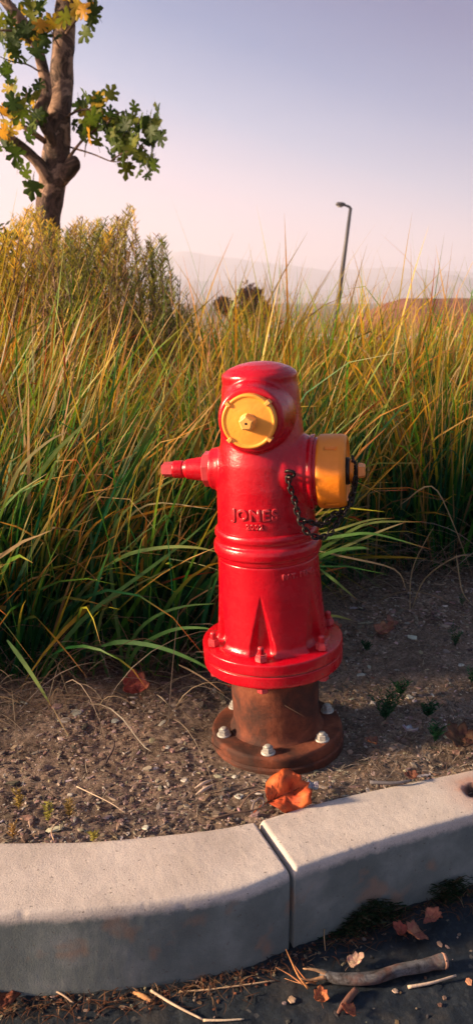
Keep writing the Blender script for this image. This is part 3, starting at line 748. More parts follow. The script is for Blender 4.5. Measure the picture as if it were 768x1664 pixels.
# litter in the gutter along the foot of the kerb
LR = Ribbons(); mb = MB()
rz_ = lambda a, b_: -.149
for i in range(1300):
    x = random.uniform(-.55, .62); dn = mnoise.noise(Vector((x*7, 0, 4)))
    y = kf(x)-.004-abs(random.gauss(0, .022+.012*dn))-.002
    if y > kf(x)-.004: continue
    if random.random() < .55: chunk(mb, (x, y, -.150), random.uniform(.0018, .006), random.uniform(.001, .0032), random.uniform(.001, .003), random.choice([(.16, .055, .03), (.08, .04, .028), (.24, .10, .05), (.05, .034, .028), (.22, .16, .12), (.03, .025, .022)]), random.uniform(0, pi), i+50000)
    else: straw(x, y-.01, rz_, random.uniform(.012, .045), random.uniform(.001, .0022), random.choice([(.16, .065, .035), (.10, .05, .035), (.28, .17, .10), (.05, .032, .028)]), .002)
for i in range(200):
    x = random.uniform(-.5, .6); y = kf(x)-.03-random.random()*.26; r = random.uniform(.0012, .0042)
    chunk(mb, (x, y, -.151), r*random.choice([1, 1.6]), r, r*.7, random.choice([(.16, .12, .09), (.12, .07, .05), (.22, .18, .15), (.06, .055, .055)]), random.uniform(0, pi), i+90000)
tag(LR.build('gutter_straw', M_dry), 'rust-brown plant fibres gathered along the foot of the kerb', 'litter', kind='stuff')
tag(mb.build('gutter_grit', M_chip, smooth=False), 'brown crumbs and grit gathered in the gutter', 'grit', kind='stuff')

# ------------------------------------------------------------------ single stones and chips
def stone(px, py, w, h, col, label, cat='stone', name='stone', rz=0, grp=None, z=None, thick=.5):
    p = atz(px, py, .0); zz_ = soilz(p.x, p.y) if z is None else z; p = atz(px, py, zz_)
    sc_p = (p.y*CT+(H-p.z)*ST)/F; wx = w*sc_p/2; wy = max(.35*wx, h*sc_p/2/.62)
    mb = MB(); rnd = random.Random(int(px*7+py)); n = rnd.choice([6, 7, 8]); vs = []; thick *= .7
    jit = [rnd.uniform(-.28, .28) for _ in range(n)]; jr = [rnd.uniform(.78, 1.15) for _ in range(n)]
    for lev, s in ((0, .95), (.45, 1.03), (.9, .90), (1, .62)):
        for k in range(n):
            t = 2*pi*k/n+jit[k]; r = s*jr[k]
            vs.append((wx*r*cos(t), wy*r*sin(t), wx*thick*lev*(1+.15*rnd.uniform(-1, 1))))
    fs = [(l*n+k, l*n+(k+1) % n, (l+1)*n+(k+1) % n, (l+1)*n+k) for l in range(3) for k in range(n)]+[tuple(3*n+k for k in range(n)), tuple(range(n-1, -1, -1))]
    mb.add(vs, fs, [tuple(c*rnd.uniform(.92, 1.06) for c in col)]*len(vs))
    o = mb.build(name, M_chip, smooth=False); o.location = (p.x, p.y, zz_-.001); o.rotation_euler = (rnd.uniform(-.15, .15), rnd.uniform(-.15, .15), rz)
    tag(o, label, cat, grp); return o
WHT, PINK, GRY, BRN = (.52, .47, .43), (.40, .29, .24), (.28, .26, .25), (.30, .17, .12)
stone(669, 1036, 15, 11, WHT, 'angular white stone on the open soil right of the hydrant flange', rz=.4)
stone(586, 1098, 17, 11, WHT, 'white stone chip on the soil just right of the red flange rim', rz=-.4)
stone(664, 1133, 13, 9, WHT, 'rounded pale stone between the two green weed tufts', rz=.3)
stone(748, 1081, 11, 7, WHT, 'small white stone on bare soil near the right edge', rz=.1)
stone(540, 1079, 9, 8, GRY, 'small grey stone close beside the red flange', rz=.8)
stone(660, 1013, 11, 6, GRY, 'small grey-green stone beyond the curled brown leaf')
stone(722, 1018, 17, 7, PINK, 'flat pale stone lying near the feet of the grass at far right', rz=.2)
stone(606, 1005, 12, 6, PINK, 'small pinkish stone just beyond the curled brown leaf')
stone(722, 985, 10, 4, WHT, 'tiny flat white stone furthest back on the soil')
stone(262, 1318, 11, 11, PINK, 'squarish pinkish stone on the soil close behind the kerb', rz=.2)
stone(45, 1329, 28, 10, (.42, .24, .18), 'long reddish-brown pebble lying at far left behind the kerb', thick=.28)
stone(184, 1325, 17, 10, PINK, 'pale pink pebble on the soil left of the squarish stone', rz=.3)
stone(216, 1284, 20, 9, PINK, 'flat pinkish chip on open soil midway along the left kerb', rz=.3)
stone(215, 1281-22, 13, 8, GRY, 'grey chip just beyond the flat pinkish one', rz=1)
stone(388, 1294, 15, 11, WHT, 'whitish stone beside the stem of the orange leaf', rz=.5)
stone(124, 1158, 20, 16, GRY, 'pale grey chip at the feet of the grass on the left', rz=.4, thick=.3)
stone(187, 1172, 14, 9, GRY, 'smooth grey pebble below the grass on the left')
stone(106, 1170, 19, 9, GRY, 'flat grey chip lying beside the red-tipped grass blade', thick=.3)
stone(246, 1156, 12, 10, (.42, .33, .27), 'round tan pebble in front of the rust-red leaf')
stone(93, 1149, 19, 11, (.34, .24, .20), 'brown rounded pebble at the feet of the grass')
stone(31, 1215, 13, 8, PINK, 'pinkish pebble on the soil near the left edge')
stone(288, 1205, 22, 12, PINK, 'broad pale chip on the soil left of the rusty base', rz=.3, thick=.3)
stone(272, 1214, 10, 8, WHT, 'small white chip touching the broad pale chip')
stone(237, 1345, 12, 9, WHT, 'small white chip close against the kerb back')
stone(300, 1268, 14, 8, WHT, 'white chip left of the two wood slivers', rz=.4)
stone(380, 1262, 10, 7, WHT, 'small pale chip under the rim of the rusty base', rz=.3)
stone(75, 1624+5, 8, 6, (.34, .26, .2), 'small tan pebble in the gutter below the left kerb', z=-.15)
stone(474, 1624, 13, 12, (.42, .27, .19), 'tan pebble on the asphalt left of the grey stick', z=-.149, rz=.3)
stone(713, 1534, 10, 8, (.45, .26, .18), 'small reddish pebble on the asphalt beyond the stick end', z=-.149)
stone(731, 1556, 10, 9, (.55, .45, .38), 'pale pebble touching the right end of the stick', z=-.149)
stone(761, 1595, 12, 10, (.50, .24, .13), 'orange-brown pebble on the asphalt near the right edge', z=-.149)
stone(641, 1610, 10, 7, (.50, .34, .26), 'pinkish pebble on the asphalt below the stick', z=-.149)
# wood slivers, twigs
def twig(pts, r, m, name, label, cat, base=None, ridge_=0, n=8):
    P = [atz(x, y, z) for x, y, z in pts]; P = spline(P, 6); mb = MB(); k = len(P)
    rr = r if hasattr(r, '__len__') else [r*(1-.35*i/(k-1)) for i in range(k)]
    if hasattr(r, '__len__'): rr = list(np.interp(np.linspace(0, 1, k), np.linspace(0, 1, len(r)), r))
    tube(mb, P, rr, n, wob=.18, col=base or (.4, .33, .28))
    o = mb.build(name, m); 
    if label: tag(o, label, cat)
    return o
sz = lambda x, y: 0.004
for a, b_, lb in (((316, 1281), (347, 1266), 'upper of two pale wood slivers lying left of the hydrant base'), ((318, 1291), (349, 1274), 'lower of two pale wood slivers lying left of the hydrant base')):
    twig([(*a, .003), ((a[0]+b_[0])/2, (a[1]+b_[1])/2-1, .007), (*b_, .004)], [.0008, .0035, .0032, .0008], M_chip, 'wood_sliver', lb, 'wood chip', (.50, .38, .30))
twig([(372, 1290, .004), (395, 1283, .008), (420, 1278, .010), (432, 1283, .012)], .0022, M_chip, 'twig', 'dark bent twig beside the orange leaf', 'twig', (.10, .07, .06))
twig([(345, 1331, .005), (378, 1322, .008), (412, 1316, .009), (436, 1308, .012)], .0020, M_chip, 'twig', 'long dark twig running under the orange leaf', 'twig', (.13, .08, .06))
twig([(390, 1312, .006), (405, 1292, .014), (425, 1284, .020), (440, 1290, .024)], .0014, M_chip, 'twig', 'thin curved brown twig arching over the others beside the leaf', 'twig', (.26, .16, .11))
twig([(408, 1322, .004), (412, 1305, .016), (424, 1296, .018), (428, 1306, .010), (418, 1318, .006)], .0018, M_chip, 'twig', 'curled grey twig hooked against the kerb corner', 'twig', (.28, .22, .20))
twig([(600, 1271, .010), (640, 1272, .012), (668, 1268, .012)], .0036, M_chip, 'twig', 'dark grey twig lying along the back of the right kerb', 'twig', (.13, .12, .13))
twig([(125, 1278, .006), (150, 1290, .009), (180, 1305, .010), (204, 1321, .006)], .0012, M_chip, 'straw', 'bent pale straw on the soil at left', 'straw', (.50, .38, .28))
twig([(88, 1366, .004), (84, 1350, .010), (95, 1335, .012), (112, 1325, .008)], .0012, M_chip, 'straw', 'curled tan straw against the back of the left kerb', 'straw', (.44, .28, .18))
twig([(172, 1240, .006), (184, 1218, .010), (186, 1205, .014)], .0022, M_chip, 'twig', 'short dark upright twig on the soil left of centre', 'twig', (.07, .05, .05))
twig([(505, 955, .02), (545, 990, .012), (600, 1040, .010)], .0012, M_chip, 'straw', 'thin straw lying on the soil behind the flange', 'straw', (.3, .25, .2))
# gutter: grey stick with a splintered end
def stickz(): return -.150
P = spline([atz(x, y, z) for x, y, z in [(520, 1582, -.139), (555, 1591, -.138), (605, 1590, -.137), (650, 1576, -.136), (695, 1566, -.135), (722, 1561, -.134)]], 8)
mb = MB(); k = len(P); rr = list(np.interp(np.linspace(0, 1, k), [0, .08, .3, .6, .85, .95, 1], [.0065, .0080, .0096, .0090, .0098, .0118, .0110])); P = [p+Vector((0, .0022*mnoise.noise(p*35), .0015*mnoise.noise(p*28))) for p in P]; tube(mb, P, rr, 18, wob=.42)
stk = mb.build('stick', M_stick); tag(stk, 'grey broken stick with a splintered orange end lying in the gutter', 'stick')
mb = MB(); d = (P[-1]-P[-2]).normalized(); tube(mb, [P[-1]-d*.003, P[-1]+d*.0025, P[-1]+d*.004], [.0122, .0105, .0060], 14, col=(.40, .22, .16), wob=.4); mb.build('cut_end', M_chip, stk)
for pts, r, c in (([(528, 1588, -.138), (505, 1592, -.136), (486, 1590, -.130)], .0034, (.48, .26, .13)), ([(530, 1582, -.136), (512, 1576, -.128), (492, 1574, -.124)], .0040, (.52, .30, .16)), ([(500, 1606, -.147), (484, 1585, -.132), (472, 1560, -.118), (464, 1542, -.105)], .0024, (.55, .24, .09)), ([(512, 1598, -.146), (495, 1590, -.132), (476, 1566, -.122)], .0018, (.48, .18, .07)), ([(492, 1600, -.147), (470, 1584, -.143), (448, 1572, -.140)], .0018, (.36, .15, .07)), ([(515, 1594, -.142), (490, 1598, -.146), (462, 1590, -.147)], .0016, (.42, .20, .1))):
    q = spline([atz(*p) for p in pts], 5); mb = MB(); tube(mb, q, list(np.linspace(r, r*.25, len(q))), 6, col=c, wob=.3); mb.build('splinter', M_chip, stk)
twig([(662, 1604, -.147), (700, 1597, -.145), (740, 1585, -.146)], .0026, M_chip, 'twig', 'straight pale twig lying below the right end of the stick', 'twig', (.56, .42, .32))
twig([(548, 1646, -.146), (562, 1628, -.143), (578, 1608, -.141)], [.002, .0055, .0060, .0050], M_chip, 'bark_piece', 'dark brown bark piece leaning below the grey stick', 'bark', (.17, .08, .06))
twig([(245, 1610, -.146), (285, 1634, -.144), (330, 1657, -.147)], .0024, M_chip, 'twig', 'pale bent stem, upper half, slanting down the gutter', 'twig', (.58, .42, .30))
twig([(330, 1658, -.147), (365, 1658, -.146), (396, 1656, -.147)], .0020, M_chip, 'twig', 'pale thin stem lying level at the bottom of the picture', 'twig', (.62, .48, .34))
twig([(290, 1612, -.147), (340, 1608, -.146), (400, 1600, -.146), (446, 1593, -.147)], .0016, M_chip, 'straw', 'long tan straw lying along the gutter left of the stick', 'straw', (.50, .33, .2))
twig([(217, 1613, -.147), (232, 1619, -.145), (247, 1627, -.146)], [.002, .004, .0040, .002], M_chip, 'bark_piece', 'short orange-brown bark sliver in the gutter', 'bark', (.52, .25, .11))
twig([(52, 1612, -.145), (75, 1606, -.142), (98, 1612, -.145)], [.001, .004, .0035, .001], M_chip, 'bark_piece', 'curved pale bark strip at the foot of the left kerb', 'bark', (.40, .30, .24))
twig([(86, 1608, -.146), (104, 1618, -.143), (120, 1630, -.146)], .0018, M_chip, 'straw', 'short straw pointing out of the left gutter', 'straw', (.42, .3, .22))
twig([(527, 1495+12, -.14), (526, 1520, -.13), (528, 1545, -.145)], .0012, M_chip, 'straw', 'thin upright straw against the right kerb face', 'straw', (.42, .26, .14))
twig([(655, 1510+2, -.146), (675, 1508, -.144)], .0022, M_chip, 'straw', 'short pale straw beside the gutter leaves', 'straw', (.58, .45, .32))

# ------------------------------------------------------------------ leaves
def lobed(n_l=5, seed=0, broad=False):
    """outline of a sycamore leaf, unit size, stem at the origin, growing along +Y"""
    rnd = random.Random(seed); pts = []
    tips = [(-1.0, .18), (-.80, .78), (0, 1.15), (.80, .78), (1.0, .18)]
    cx, cy = 0, .38
    out = [(0, 0.0), (-.28, .02)]
    for i, (tx_, ty_) in enumerate(tips):
        tx_ *= rnd.uniform(.9, 1.05)*.62; ty_ *= rnd.uniform(.93, 1.05)
        a = atan2(ty_-cy, tx_); 
        L_ = sqrt(tx_**2+(ty_-cy)**2); px_, py_ = -sin(a), cos(a)
        for f, w in (((.66, .30), (.80, .24), (1.0, 0), (.80, -.24), (.66, -.30)) if broad else ((.56, .17), (.72, .25), (1.0, 0), (.72, -.25), (.56, -.17))):
            out.append((tx_*0+cos(a)*L_*f+px_*w*L_, cy+sin(a)*L_*f+py_*w*L_))
        if i < 4:
            nx_, ny_ = tips[i+1]; nx_ *= .62; m = atan2((ty_+ny_)/2-cy, (tx_+nx_)/2); out.append((cos(m)*(.50 if broad else .22), cy+sin(m)*(.50 if broad else .22)))
    out.append((.28, .02)); return out
def leaf_mesh(name, m, col, seed, fold=.25, curl=.2, size=1):
    o_ = lobed(seed=seed); vs = [(0, .38, 0)]+[(x, y, 0) for x, y in o_]; n = len(vs); V = []
    for x, y, z in vs:
        zz_ = fold*abs(x)-curl*((y-.4)**2+x*x*.5)+.06*mnoise.noise(Vector((x*3, y*3, seed))); V.append((x*size, y*size, zz_*size))
    mb = MB(); cols = [tuple(c*1.15 for c in col)]+[col]*(n-1)
    mb.add(V, [(0, i, i % (n-1)+1) for i in range(1, n)], cols)
    # stem
    s = size; b0 = len(mb.v); mb.add([(-.02*s, 0, 0), (.02*s, 0, 0), (.01*s, -.5*s, -.05*s), (-.01*s, -.5*s, -.05*s)], [(0, 1, 2, 3)], tuple(c*.7 for c in col))
    return mb.mesh(name, m, True)
# fallen leaves: finely gridded so that they can curl
def dry_leaf(px, py, z, size, col, rot, label, curl=(1.0, .6), seed=1, out=None, fold=0):
    out = out or lobed(seed=seed, broad=True); c = Vector((0, .42)); rings = 7; n0 = len(out); dens = []
    for i in range(n0):
        a, b_ = out[i], out[(i+1) % n0]
        for k in range(3): dens.append((a[0]+(b_[0]-a[0])*k/3, a[1]+(b_[1]-a[1])*k/3))
    n = len(dens); vs = []; cols = []
    def bend(x, y):
        rx = curl[0]; ry = curl[1]
        z1 = (1-cos(x*rx*1.6))/(rx*1.6) if rx else 0; x1 = sin(x*rx*1.6)/(rx*1.6) if rx else x
        z2 = (1-cos((y-.4)*ry*1.6))/(ry*1.6) if ry else 0; y1 = .4+sin((y-.4)*ry*1.6)/(ry*1.6) if ry else y
        ang = atan2(y-.05, x); v = .035*(abs(cos(ang*5))**6)+fold*(abs(x)-.9*max(0, abs(x)-.27)*2)+(fold*.5*max(0, .25-abs(y-.95)) if fold else 0)+(.5*fold*sin(y*7+x*5)*.14)
        return (x1*size, y1*size, (z1*1.0+z2+v+.11*mnoise.noise(Vector((x*3.2, y*3.2, seed)))+.04*mnoise.noise(Vector((x*11, y*11, seed))))*size)
    vs.append(bend(0, .42)); cols.append(tuple(k*1.1 for k in col))
    for r in range(1, rings+1):
        f = r/rings
        for (x, y) in dens:
            q = bend(x*f, .42+(y-.42)*f); vs.append(q); w = 1+.35*mnoise.noise(Vector((x*f*4, y*f*4, seed+5))); e = .62 if r == rings else 1
            cols.append((min(1, col[0]*w*e), col[1]*w*w*e, col[2]*w*e))
    fs = [(0, 1+k, 1+(k+1) % n) for k in range(n)]+[(1+(r-1)*n+k, 1+r*n+k, 1+r*n+(k+1) % n, 1+(r-1)*n+(k+1) % n) for r in range(1, rings) for k in range(n)]
    mb = MB(); mb.add(vs, fs, cols); o = mb.build('fallen_leaf', M_dry)
    p = atz(px, py, z); o.location = p; o.rotation_euler = rot; tag(o, label, 'leaf')
    md = o.modifiers.new('thick', 'SOLIDIFY'); md.thickness = .0006
    # midrib, side veins, stem as one raised part
    mv = MB()
    def vein(x0, y0, x1, y1, r):
        pts = []
        for k in range(7):
            t = k/6; q = bend(x0+(x1-x0)*t, y0+(y1-y0)*t); pts.append((q[0], q[1], q[2]+.0004))
        tube(mv, pts, list(np.linspace(r, r*.4, 7)), 5, col=tuple(k*.40 for k in col))
    vein(0, .0, 0, 1.0, .015*size); 
    for sx2 in (-1, 1):
        vein(0, .1, sx2*.50, .30, .011*size); vein(0, .15, sx2*.40, .72, .011*size); vein(0, .5, sx2*.22, .82, .008*size); vein(sx2*.16, .3, sx2*.42, .48, .007*size)
    q0 = Vector(bend(0, 0)); tube(mv, [q0, q0+Vector((.02, -.18, .02))*size, q0+Vector((.08, -.38, -.02))*size], [.012*size, .010*size, .012*size], 6, col=tuple(k*.5 for k in col))
    mv.build('leaf_vein', M_dry, o); return o
dry_leaf(434, 1304, .008, .084, (.66, .125, .040), (R(12), R(36), R(-58)), 'large curled orange sycamore leaf leaning on the back edge of the kerb', (.12, .10), 2, fold=.75, out=[(0, 0), (-.22, .02), (-.38, .14), (-.46, .30), (-.46, .46), (-.50, .62), (-.44, .80), (-.28, .84), (-.18, .92), (-.10, .90), (.02, 1.04), (.12, .93), (.24, .94), (.34, .86), (.46, .84), (.46, .62), (.54, .46), (.42, .36), (.40, .18), (.24, .04)])
dry_leaf(516, 1283, .004, .03, (.45, .42, .46), (R(10), R(5), R(70)), 'small grey-white curled leaf right behind the big orange leaf', (.8, .5), 3)
dry_leaf(613, 1030, .010, .055, (.36, .15, .10), (R(18), R(8), R(-60)), 'curled brown leaf on the soil beyond the flange', (.8, .5), 4)
dry_leaf(640, 1010+8, .010, .035, (.30, .13, .10), (R(25), R(8), R(40)), 'small brown leaf just right of the curled one on the soil', (.9, .7), 5)
dry_leaf(225, 1128, .010, .060, (.34, .075, .05), (R(35), R(-8), R(20)), 'rust-red dead leaf under the grass left of the hydrant', (.8, .6), 6)
dry_leaf(552, 1022, .012, .03, (.40, .12, .08), (R(30), R(0), R(60)), 'small red-brown leaf peeping out behind the red flange', (.8, .6), 7)
dry_leaf(378, 1118, .02, .03, (.40, .10, .08), (R(30), R(0), R(160)), 'small reddish leaf behind the left side of the rusty spool', (.8, .6), 8)
dry_leaf(613, 1209, .008, .028, (.20, .09, .06), (R(12), R(0), R(80)), 'narrow brown leaf on the litter right of the rusty base', (1.3, .4), 9)
dry_leaf(674, 1190, .008, .034, (.42, .42, .50), (R(20), R(12), R(110)), 'pale lilac-grey curled leaf near the green weeds', (1.5, .6), 10)
dry_leaf(762, 1215, .012, .062, (.13, .06, .035), (R(20), R(-10), R(30)), 'crumpled brown leaf against the kerb at the right edge', (.9, .6), 11)
dry_leaf(664, 1266, .010, .024, (.16, .06, .04), (R(10), R(0), R(-40)), 'little brown leaf tucked behind the right kerb', (.8, .6), 12)
dry_leaf(690, 1494, -.136, .036, (.42, .15, .11), (R(30), R(12), R(-110)), 'upper of the two pinkish leaves in the gutter beside the moss', (1.1, .7), 13)
dry_leaf(684, 1516, -.142, .040, (.46, .17, .11), (R(22), R(-12), R(120)), 'lower of the two pinkish leaves in the gutter beside the moss', (.9, .6), 14)
dry_leaf(655, 1520, -.142, .026, (.42, .10, .07), (R(20), R(0), R(40)), 'small dark red leaf at the edge of the gutter moss', (1.2, .6), 15)
dry_leaf(30, 1622, -.143, .058, (.24, .075, .045), (R(10), R(0), R(70)), 'flat dark red-brown leaf in the gutter at far left', (.5, .3), 16)
dry_leaf(568, 1571, -.143, .028, (.50, .32, .24), (R(25), R(0), R(-70)), 'small curled tan leaf behind the grey stick', (1.6, .6), 17)
dry_leaf(522, 1630, -.145, .024, (.50, .15, .06), (R(15), R(0), R(0)), 'small orange leaf scrap below the splintered stick end', (.9, .6), 18)
dry_leaf(577, 1646, -.145, .024, (.48, .14, .07), (R(20), R(0), R(90)), 'small orange leaf scrap beside the bark piece', (.9, .6), 19)

# ------------------------------------------------------------------ weeds and gutter moss
def weed(px, py, z, hpx, wpx, n, col, label, seed, leafy=True, cat='weed', kind_name='weed'):
    rnd = random.Random(seed); p = atz(px, py, z); sc_p = (p.y*CT+(H-p.z)*ST)/F; h_ = hpx*sc_p*1.05; w_ = wpx*sc_p/2
    e = empty(kind_name, p); tag(e, label, cat)
    st_ = Ribbons(); lf = Ribbons()
    for i in range(n):
        a = rnd.uniform(0, 2*pi); tx_ = rnd.uniform(-w_, w_); P = []
        for k in range(6):
            t = k/5; P.append((tx_*t**1.1+rnd.uniform(-.002, .002), .4*w_*sin(a)*t, h_*t*(1-.25*t*abs(tx_/w_ if w_ else 0))*rnd.uniform(.92, 1.0)))
        hh = rnd.uniform(.55, 1.0); P = [(x*hh, y*hh, z_*hh) for x, y, z_ in P]
        c = np.array(col)*rnd.uniform(.7, 1.3); st_.blade(P, .0016, np.repeat(c[None], 6, 0)*.9)
        if leafy:
            for j in range(11):
                t = .15+.85*j/10; k = min(4, int(t*5)); u = t*5-k; q = np.array(P[k])*(1-u)+np.array(P[k+1])*u
                az = rnd.uniform(0, 2*pi); l_ = rnd.uniform(.008, .016); d = np.array((cos(az)*.8, sin(az)*.8, .7))*l_
                lf.blade([q, q+d*.35, q+d*.75+np.array((0, 0, -.001)), q+d+np.array((0, 0, -.002))], .0030, np.repeat((c*rnd.uniform(.8, 1.4))[None], 4, 0))
    a = st_.build('stem', M_grass); a.parent = e
    if leafy: b2 = lf.build('foliage', M_grass); b2.parent = e; b2['kind'] = 'stuff'
    return e
GW = (.014, .075, .030)
weed(625, 1170, .0, 62, 80, 26, GW, 'dark green feathery weed tuft on the soil right of the rusty base', 1)
weed(650, 1130, .0, 34, 30, 12, GW, 'short green weed just beyond the large tuft', 2)
weed(694, 1165, .0, 30, 50, 15, GW, 'low green weed between the pale stone and the kerb', 3)
weed(706, 1205, .0, 40, 36, 14, GW, 'small green weed nearest the right kerb', 4)
weed(596, 1058, .0, 18, 16, 7, GW, 'tiny green sprout beside the white stones', 5)
weed(738, 1050, .0, 40, 30, 8, (.03, .09, .04), 'slender green sprout at the right, under the tall thin stalk', 6)
weed(750, 985, .0, 30, 8, 3, (.05, .12, .05), 'tall thin green seedling stalk near the grass at right', 7)
weed(765, 1110, .0, 36, 24, 8, (.02, .08, .04), 'green weed cut by the right edge of the picture', 8)
weed(32, 1315, .0, 42, 12, 4, (.34, .24, .06), 'yellow seedling left of the other two at far left', 9)
weed(79, 1336, .0, 42, 10, 4, (.28, .26, .06), 'middle yellow-green seedling behind the left kerb', 10)
weed(113, 1330, .0, 40, 10, 4, (.32, .22, .06), 'yellow seedling right of the middle one behind the kerb', 11)
weed(152, 1368, .0, 24, 7, 3, (.34, .30, .07), 'tiny yellow-green sprout touching the kerb back', 12)
weed(22, 1362, .0, 26, 20, 3, (.36, .22, .08), 'small withered yellow seedling nearest the kerb at far left', 13)
RB2 = Ribbons()
for i in range(2000):
    q = random.random()
    px_ = random.gauss(598, 30) if q < .72 else random.gauss(752, 16)
    g_ = atz(px_, 1520, -.15); x = g_.x; y = kf(x)-.003-abs(random.gauss(0, .012)); hb = .045*math.exp(-((px_-610)/45)**2) if q < .72 else .035
    z = -.15+random.random()*hb
    ln_ = random.uniform(.006, .018); az = random.uniform(0, 2*pi); d = np.array((cos(az), -abs(sin(az))*.7, random.uniform(-.2, .9)))*ln_
    b0 = np.array((x, y, z)); c = np.array(random.choice([(.010, .035, .014), (.014, .045, .018), (.025, .05, .018), (.06, .045, .025)]))*random.uniform(.6, 1.2)
    RB2.blade([b0, b0+d*.4, b0+d*.8+np.array((0, 0, -.001)), b0+d+np.array((0, 0, -.003))], random.uniform(.0012, .0028), np.repeat(c[None], 4, 0))
tag(RB2.build('moss', M_grass), 'dark green moss growing at the foot of the right kerb', 'moss', kind='stuff')

# ------------------------------------------------------------------ sycamore tree
TY = 5.5
tb = aty(72, 470, TY); TR = empty('sycamore_tree', (tb.x, TY, -.1)); tag(TR, 'leaning sycamore tree with mottled bark at the upper left, green and golden leaves', 'tree')
TI = Vector(TR.location)
def limb(pts, radpx, name='branch', parent=TR, n=14, wob=.22):
    P = [aty(x, y, Y)-TI for x, y, Y in pts]; Q = spline(P, 8); r = np.interp(np.linspace(0, 1, len(Q)), np.linspace(0, 1, len(radpx)), radpx)*(TY/F)*.79
    mb = MB(); tube(mb, Q, list(r), n, wob=wob); return mb.build(name, M_bark, parent)
limb([(70, 560, 5.5), (74, 420, 5.5), (80, 340, 5.5), (88, 285, 5.5), (95, 215, 5.5), (101, 120, 5.52), (106, 40, 5.55), (112, -40, 5.58), (118, -150, 5.6), (120, -280, 5.6)], [30, 26, 23, 27, 23.5, 21, 20, 18, 13, 7], 'trunk', n=28)
limb([(100, 300, 5.46), (110, 280, 5.43), (118, 266, 5.41), (122, 258, 5.40), (124, 254, 5.40)], [9, 13, 13, 9, 2.5], wob=.45)
limb([(90, 262, 5.48), (84, 225, 5.42), (74, 205, 5.38), (66, 180, 5.36), (76, 150, 5.36), (70, 110, 5.36), (58, 70, 5.34), (38, 38, 5.32), (14, 8, 5.3), (-20, -50, 5.3), (-60, -150, 5.3)], [10, 10, 10.5, 12, 9.5, 10, 10, 9, 9, 7, 3])
limb([(84, 300, 5.46), (66, 268, 5.4), (40, 244, 5.36), (12, 224, 5.32), (-40, 195, 5.3), (-120, 150, 5.3)], [15, 11, 10, 10, 8, 4])
limb([(80, 235, 5.46), (50, 213, 5.4), (24, 196, 5.4), (2, 176, 5.4), (-40, 150, 5.4)], [5, 5, 4.5, 4, 2.5])
limb([(108, 262, 5.45), (135, 228, 5.35), (170, 205, 5.3), (205, 222, 5.3), (240, 245, 5.3)], [3.2, 2.2, 1.8, 1.6, 1.0])
limb([(110, 238, 5.45), (150, 250, 5.3), (180, 262, 5.2), (196, 262, 5.2)], [2.0, 1.4, 1.1, .7])
limb([(108, 190, 5.45), (128, 180, 5.4), (155, 178, 5.35), (180, 190, 5.3)], [2.5, 2, 1.5, 1])
for tw in ([(30, 238, 5.38), (15, 215, 5.3), (5, 190, 5.25), (-8, 170, 5.2)], [(24, 196, 5.4), (38, 170, 5.3), (45, 150, 5.25)], [(70, 120, 5.36), (45, 105, 5.3), (20, 100, 5.25), (0, 92, 5.2)],
           [(170, 205, 5.3), (185, 188, 5.28), (205, 180, 5.25)], [(180, 262, 5.2), (198, 250, 5.2), (225, 242, 5.2)], [(150, 215, 5.35), (140, 235, 5.3), (138, 255, 5.3)], [(104, 90, 5.52), (88, 60, 5.4), (75, 30, 5.35)], [(205, 222, 5.3), (222, 205, 5.3), (228, 192, 5.3)], [(38, 38, 5.32), (50, 15, 5.3), (55, -10, 5.3)]):
    limb(tw, [1.8, 1.3, .7], name='twig', n=6)
limb([(60, 80, 5.34), (40, 60, 5.3), (20, 50, 5.25), (-10, 50, 5.2)], [3, 2.5, 2, 1.5])
limb([(104, 60, 5.5), (125, 30, 5.4), (140, 10, 5.35)], [3, 2.5, 1.5])
LG = [(.055, .095, .012), (.10, .15, .015), (.035, .065, .012), (.17, .19, .02)]
LY = [(.62, .40, .03), (.55, .40, .06), (.66, .32, .03)]
lg = [leaf_mesh('leaf', M_leaf, c, 20+i) for i, c in enumerate(LG)]; ly = [leaf_mesh('leaf', M_leaf, c, 30+i) for i, c in enumerate(LY)]
def put_leaf(px, py, Y, s, gold):
    me_ = random.choice(ly) if random.random() < gold else random.choice(lg)
    p = aty(px, py, Y)-TI; o = bpy.data.objects.new('leaf', me_); COL.objects.link(o); o.parent = TR; o.location = p; o.scale = (s,)*3
    o.rotation_euler = (random.uniform(R(60), R(130))*(1 if random.random()<.6 else -1), random.uniform(-.9, .9), random.gauss(0, .8) if random.random() < .7 else random.uniform(-pi, pi)); return o
LC = [(238, 262, 16, 22, 16, .0), (205, 232, 20, 18, 14, .0), (255, 212, 8, 10, 3, 0), (222, 192, 6, 8, 3, 0), (10, 235, 20, 14, 8, .2), (185, 205, 55, 30, 58, .03), (225, 245, 32, 26, 30, .0), (140, 200, 22, 34, 26, .25), (150, 170, 30, 12, 10, .1), (245, 200, 14, 22, 5, 0), (60, 40, 45, 38, 44, .18), (120, 12, 26, 18, 14, .75), (20, 70, 34, 36, 26, .05), (40, 165, 36, 34, 30, .12), (10, 195, 22, 30, 18, .3), (62, 205, 16, 26, 12, .3), (150, 38, 12, 20, 7, .05), (50, 290, 14, 14, 6, .2), (12, 120, 14, 40, 9, 0)]
for cx, cy, sx_, sy_, n, gold in LC:
    for i in range(int(n*.74)): put_leaf(cx+random.gauss(0, sx_*.55), cy+random.gauss(0, sy_*.55), 5.3+random.gauss(0, .22), random.uniform(.060, .104), gold*1.2)
